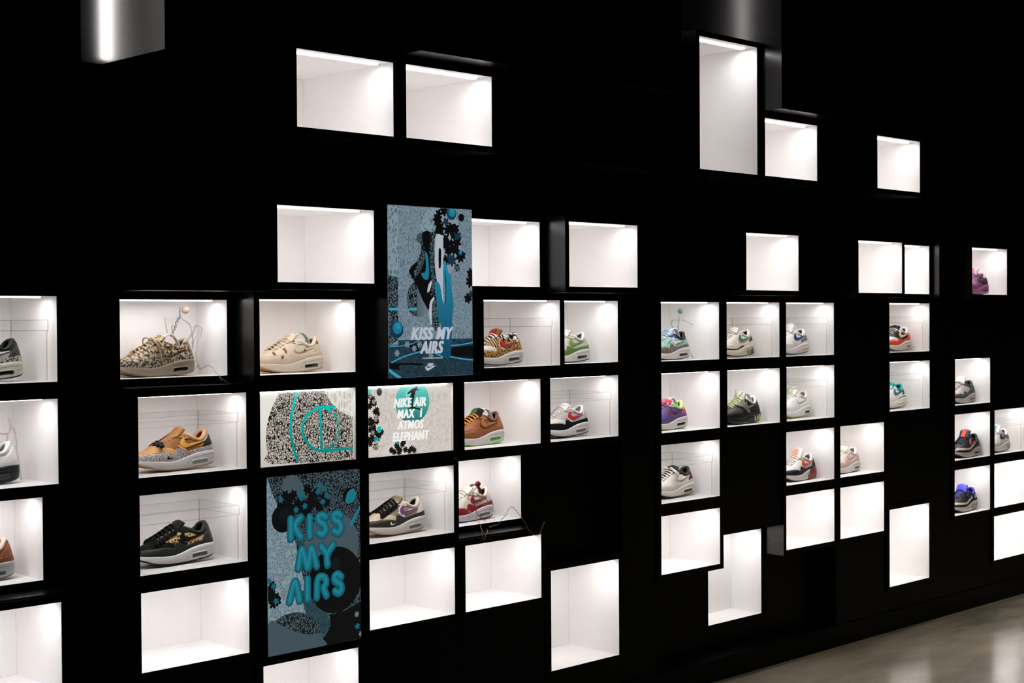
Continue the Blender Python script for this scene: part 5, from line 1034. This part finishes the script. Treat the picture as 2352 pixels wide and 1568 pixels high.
# --- upright screen with balloon letters
A = ART['P2']; root, W, H = screen('picture_screen', 2.909, 3.301, .511, 1.101, 4.06, 'upright dark teal screen with puffy balloon letters reading KISS MY AIRS, low on the wall', 'screen', .25)
K = dict(W=W, H=H)
cr_d2 = cracks('hide_print_black_grey', (76,94,104), (8,12,14), .0064, .12, 1.0, .005)
cr_l2 = cracks('hide_print_pale_lines', (86,106,116), (128,146,156), .0075, .11, 1.0)
cr_l3 = cracks('hide_print_dark_lines', (24,50,58), (44,72,80), .0075, .11, 1.0)
g1 = E_('card_grey', (66,80,88)); g2 = E_('card_grey_low', (62,78,88)); tb = E_('balloon_base', (12,84,98)); tm = E_('balloon_mid', (22,112,128)); th = E_('balloon_light', (40,136,152)); td = E_('balloon_dark', (6,54,68))
layer(root, W, 'backdrop', lambda b: b.quad((0,0,0),(W,0,0),(W,0,H),(0,0,H)), cr_d2)
layer(root, W, 'left_field', lambda b: (flat(b, A['left_print'], -.0003, 0, sm=3, **K), flat(b, A['left_grad'], -.0005, 1, sm=3, **K)), [cr_l2, cr_l3])
def f(b):
    flat(b, A['blob'], -.0006, 0, sm=4, **K)
    c, e = A['circle_grey']; disc(b, c, dist(c, e), -.0002, 0, rz=dist(c, e)*1.0, N=60, **K)
    c, e = A['circle_black']; disc(b, c, dist(c, e), -.0008, 1, N=60, **K)
    disc(b, (c[0]+.0, c[1]+.055), .022, -.0010, 2, **K)
    flat(b, A['dark_corner'], -.0004, 1, **K); flat(b, A['lower_grey'], -.0007, 3, sm=3, **K); flat(b, A['leaf'], -.0010, 4, sm=3, **K)
layer(root, W, 'round_shapes', f, [g1, E_('near_black', (5,8,10)), E_('ball_sheen', (8,20,26)), g2, cr_d2])
def f(b):
    for i, c in enumerate(A['flowersd']): blossom(b, c, .019, -.0012-.00001*i, 0, seed=i*.9, n=6, **K)
    for i, c in enumerate(A['flowerst']): blossom(b, c, .012, -.0018-.0001*i, 1, seed=i, n=5, **K)
    for i, c in enumerate(A['flowersw']): blossom(b, c, .011, -.0020-.0001*i, 2, seed=i, n=6, **K)
layer(root, W, 'foliage', f, [blk, E_('blossom_teal', (16,92,112)), E_('blossom_pale', (96,112,120))])
BM = [E_('near_black', (5,8,10)), tm, E_('ball_sheen2', (10,18,22)), teal]
def f(b):
    c, e = A['ball_black']; disc(b, c, dist(c, e)*1.05, -.0040, 0, **K); disc(b, (c[0]+.006, c[1]+.012), .022, -.0042, 2, **K)
layer(root, W, 'ball', f, BM)
def f(b):
    c, e = A['ball_teal']; disc(b, c, dist(c, e)*1.05, -.0040, 0, **K); flat(b, A['ball_teal_half'], -.0042, 1, sm=3, **K)
layer(root, W, 'ball', f, BM)
layer(root, W, 'teal_line', lambda b: flat(b, A['stripe'], -.0011, 0, **K), teal)
def puffy(nm, *strokes):
    def f(b):
        for w, mi, dx, dz, dy in ((.0305, 0, .0, 0, 0), (.0278, 1, -.0003, .0006, .0003), (.0220, 2, -.0006, .0014, .0006), (.0145, 3, -.0010, .0024, .0009), (.006, 4, -.0016, .0036, .0012)):
            for s in strokes: stroke(b, [(x+dx, z+dz) for x, z in A[s]], w, -.0046-dy, mi, **K)
    layer(root, W, 'balloon_letter', f, [td, tb, E_('balloon_b2', (16,98,112)), tm, E_('balloon_hi', (30,124,140))])
for a in (('K1', 'K2'), ('I1',), ('S1',), ('S2',), ('M1',), ('Y1', 'Y2'), ('A1',), ('I2',), ('R1',), ('S3',)): puffy('x', *a)

# --- lit picture: crackle print with teal court lines
def framed(key, z_in, label):
    x0, x1, z0, z1, y, _ = CABS[key]
    yf = 4.094
    root = empty('light_box_picture', (x0+(x1-x0)/2, yf, z0), label, 'picture')
    return root, x1-x0, z1-z0
A = ART['B2']; root, W, H = framed('B2', 0, 'lit picture of black and white crackle print with teal rings and lines, inside a cabinet')
K = dict(W=W-.004, H=H-.006)
bw = cracks('hide_print_black_white', (206,198,188), (14,12,12), .0068, .105, .95, .0035, (1,1,1.35))
gw = cracks('hide_print_pale_grey', (200,192,182), (228,224,218), .016, .13, .95, .006, (1, 1, 2.2))
te = shaded('teal_line_blend', (0,140,132), (0,206,196), 'Z', .08, .24)
layer(root, W, 'backing', lambda b: b.box(.002, W-.002, .0, .012, .001, H-.006), shaded('paper_white', (196,188,178), (226,222,216), 'Z', .0, .16))
layer(root, W, 'crackle_print', lambda b: (flat(b, A['print_'], -.0004, 0, sm=2, **K), flat(b, A['right_print'], -.0006, 1, **K)), [bw, gw])
for k in ('arc', 'ring', 'bar', 'd0', 'd1', 'd2', 'd3', 'd4', 'd5'):
    layer(root, W, 'court_line', lambda b: stroke(b, A[k], .0094, -.0010-.0002*(k == 'bar'), 0, caps=False, **K), te)

A = ART['B3']; root, W, H = framed('B3', 0, 'lit pale picture with four lines of white lettering over a teal ball')
K = dict(W=W-.004, H=H-.006)
pc = cracks('hide_print_cream', (214,206,198), (196,188,180), .016, .05, .95)
layer(root, W, 'backing', lambda b: b.box(.002, W-.002, .0, .012, .001, H-.006), pc)
tball = shaded('teal_ball_blend', (0,84,84), (90,206,196), 'Z', .10, .25)
BM = [tball, E_('ball_highlight', (120,208,198)), E_('egg_grey', (44,46,42)), E_('turquoise', (20,184,184)), bw]
def f(b):
    c, e = A['ball_teal']; disc(b, c, dist(c, e)*1.0, -.0004, 0, rz=dist(c, e)*.93, N=50, **K)
    disc(b, (c[0]-.010, c[1]+.026), .024, -.0006, 1, **K)
layer(root, W, 'ball', f, BM)
layer(root, W, 'ball', lambda b: flat(b, A['corner_teal'], -.0010, 0, **K), BM)
for k, mi in (('egg', 2), ('ball_t2', 3), ('ball_p', 4)):
    layer(root, W, 'ball', lambda b: disc(b, A[k][0], dist(*A[k]), -.0030, mi, rz=dist(*A[k])*1.15, **K), BM)
def f(b):
    flat(b, A['leftdark'], -.0008, 0, sm=3, **K); flat(b, A['blob_low'], -.0008, 0, sm=4, **K)
    for i, c in enumerate(A['flowersd']): blossom(b, c, .013, -.0012-.00001*i, 1, seed=i*.8, n=7, **K)
    for i, c in enumerate(A['flowersw']): blossom(b, c, .010, -.0018-.00002*i, 2, seed=i*.8, n=7, **K)
    for i, c in enumerate(A['flowerst']): blossom(b, c, .008, -.0020-.00005*i, 3, seed=i, n=5, **K)
layer(root, W, 'foliage', f, [E_('leaf_ground', (212,204,196)), E_('leaf_black', (16,16,14)), E_('leaf_taupe', (150,132,120)), E_('leaf_teal', (10,140,140))])
layer(root, W, 'rearing_figure', lambda b: flat(b, A['figure'], -.0014, 0, sm=2, **K), E_('figure_black', (14,12,10)))
layer(root, W, 'light_ray', lambda b: stroke(b, A['ray'], .0008, -.0006, 0, caps=False, **K), E_('ray_white', (232,228,224)))
wt = E_('letter_white', (242,240,238), 1.0)
for k, s in (('t1', 'NIKE AIR'), ('t2', 'MAX  1'), ('t3', 'ATMOS'), ('t4', 'ELEPHANT')):
    (x0, z0), (x1, z1) = A[k]; text_mesh('lettering', s, x0-W/2, z0, x1-W/2, z1, -.0036, wt, root, .18, .06)

# ------------------------------------------------------------------ twisted wire figures
def strand(b, pts, r, mi=0, loops=1.0, y=0, tw=.0022, seed=0, loopy=.0035):
    P = crom(pts, 8)
    rnd = random.Random(seed)
    for k in range(2):
        out = []; ph = k*pi
        for i, p in enumerate(P):
            ph += .9+rnd.uniform(-.2, .2)
            out.append((p[0]+tw*cos(ph), y+(p[2] if len(p) > 2 else 0)+tw*sin(ph), p[1]+tw*sin(ph)*.8))
        b.tube(out, r, 4, mi)
    out = []; ph = 0         # a loose loopy thread around the twist
    for i in range(len(P)-1):
        a, c = P[i], P[i+1]
        for q in range(4):
            t = q/4; ph += .8+rnd.uniform(-.3, .3)
            amp = loopy*(.5+.5*sin(ph*.37))
            out.append((a[0]+(c[0]-a[0])*t+amp*cos(ph), y+amp*.5*sin(ph*1.3), a[1]+(c[1]-a[1])*t+amp*sin(ph)))
    b.tube(out, r*.6, 4, mi)
def yarn_ball(b, c, r, y, mi, seed=1, n=9, r2=.0007):
    rnd = random.Random(seed)
    for k in range(n):
        ax = Vector((rnd.uniform(-1, 1), rnd.uniform(-1, 1), rnd.uniform(-1, 1))).normalized(); u = ax.orthogonal().normalized(); w = ax.cross(u)
        rr = r*rnd.uniform(.8, 1)
        pts = [Vector((c[0], y, c[1]))+(u*cos(2*pi*i/16)+w*sin(2*pi*i/16))*rr+ax*rr*.2*sin(4*pi*i/16) for i in range(16)]
        b.tube(pts, r2, 4, mi, closed=True)
def ylin(n, ctl):
    out = []
    for i in range(n):
        for (a, ya), (c, yc) in zip(ctl[:-1], ctl[1:]):
            if a <= i <= c: out.append(ya+(yc-ya)*(i-a)/(c-a)); break
        else: out.append(ctl[-1][1])
    return out
def figure(key, label, D, y, zbase, parts, mats, head_r, depth={}, thin=.0006):
    A = ART[key]
    def at(p, Y): return (p[0]*Y/D, CAM_H+(p[1]-CAM_H)*Y/D)
    c0 = at(A.get('head', list(A.values())[0])[0], y)
    root = empty('wire_figure', (c0[0], y, zbase), label, 'wire figure')
    for i, (nm, keys, mi, kw) in enumerate(parts):
        b = MB()
        for k in keys:
            if k == 'HEAD':
                yarn_ball(b, c0, head_r, 0, 0, i, 22); b.ball((c0[0], 0, c0[1]), head_r*.86, 10, 7, 0)
            else:
                Ys = ylin(len(A[k]), depth[k]) if k in depth else [y]*len(A[k])
                pts = [(*at(p, Y), Y-y) for p, Y in zip(A[k], Ys)]
                strand(b, pts, thin, 0, y=0, seed=hash_(k), tw=kw.get('tw', .0018), loopy=kw.get('l', .0035))
        b.v = [(v[0]-c0[0], v[1], v[2]-zbase) for v in b.v]
        b.build(nm, mats[mi], root, True)
def hash_(s): return sum(ord(ch)*(i+3) for i, ch in enumerate(s))
wire_tan = C(226,204,186); wire_dk = C(96,104,86); wire_gr = C(190,184,172); wire_bl = C(120,126,132); wire_red = C(176,44,40); wire_mint = C(130,176,158); wire_w = C(214,206,196); wire_pk = C(206,170,150)
figure('WA1', 'brown and green twisted wire figure with a yarn ball head standing on the camouflage sneaker', 4.30, 4.30, 1.436,
       [('head', ['HEAD'], 0, {}), ('neck', ['neck'], 1, {}), ('torso', ['torso'], 1, {'tw': .003, 'l': .006}), ('arm', ['arm1'], 0, {}), ('arm', ['arm2'], 2, {}), ('leg', ['legL', 'legL2'], 3, {'l': .0045}), ('leg', ['legR', 'tail'], 2, {'l': .004})], [wire_tan, wire_dk, wire_gr, wire_pk], .0135,
       {'legL': [(0, 4.30), (1, 4.29), (2, 4.235), (9, 4.235)], 'legR': [(0, 4.30), (13, 4.26), (17, 4.19), (18, 4.165)], 'tail': [(0, 4.175), (2, 4.15)]})
figure('WC4', 'grey and red twisted wire figure draped over the white and red sneaker, legs trailing out', 4.27, 4.24, .828,
       [('head', ['HEAD'], 1, {}), ('neck', ['neck'], 1, {'l': .006}), ('torso', ['torso'], 0, {'tw': .0035, 'l': .006}), ('arm', ['arm1'], 0, {}), ('arm', ['arm2'], 1, {'l': .006}), ('leg', ['leg1'], 1, {'l': .007}), ('leg', ['leg2'], 2, {'l': .005}), ('leg', ['leg3'], 2, {'l': .004})], [wire_bl, wire_red, wire_gr], .0105,
       {'leg2': [(0, 4.235), (2, 4.19), (4, 4.068), (7, 4.066), (8, 4.12)], 'leg3': [(0, 4.15), (3, 4.10), (8, 4.10), (10, 4.066), (30, 4.066)]})
figure('WA5', 'pale green twisted wire figure with one arm stretched out above the mint sneaker', 4.22, 4.23, 1.431,
       [('head', ['HEAD'], 0, {}), ('neck', ['neck'], 0, {}), ('torso', ['torso'], 1, {}), ('arm', ['arm1'], 0, {}), ('arm', ['arm2'], 2, {}), ('leg', ['leg1'], 2, {})], [wire_mint, wire_dk, wire_gr], .0115)
figure('WB0', 'white and tan twisted wire figure trailing behind the white sneaker with the black sole', 4.24, 4.28, 1.141,
       [('arm', ['b'], 1, {}), ('arm', ['c'], 1, {}), ('leg', ['a'], 0, {'l': .006})], [wire_w, wire_pk], .01)
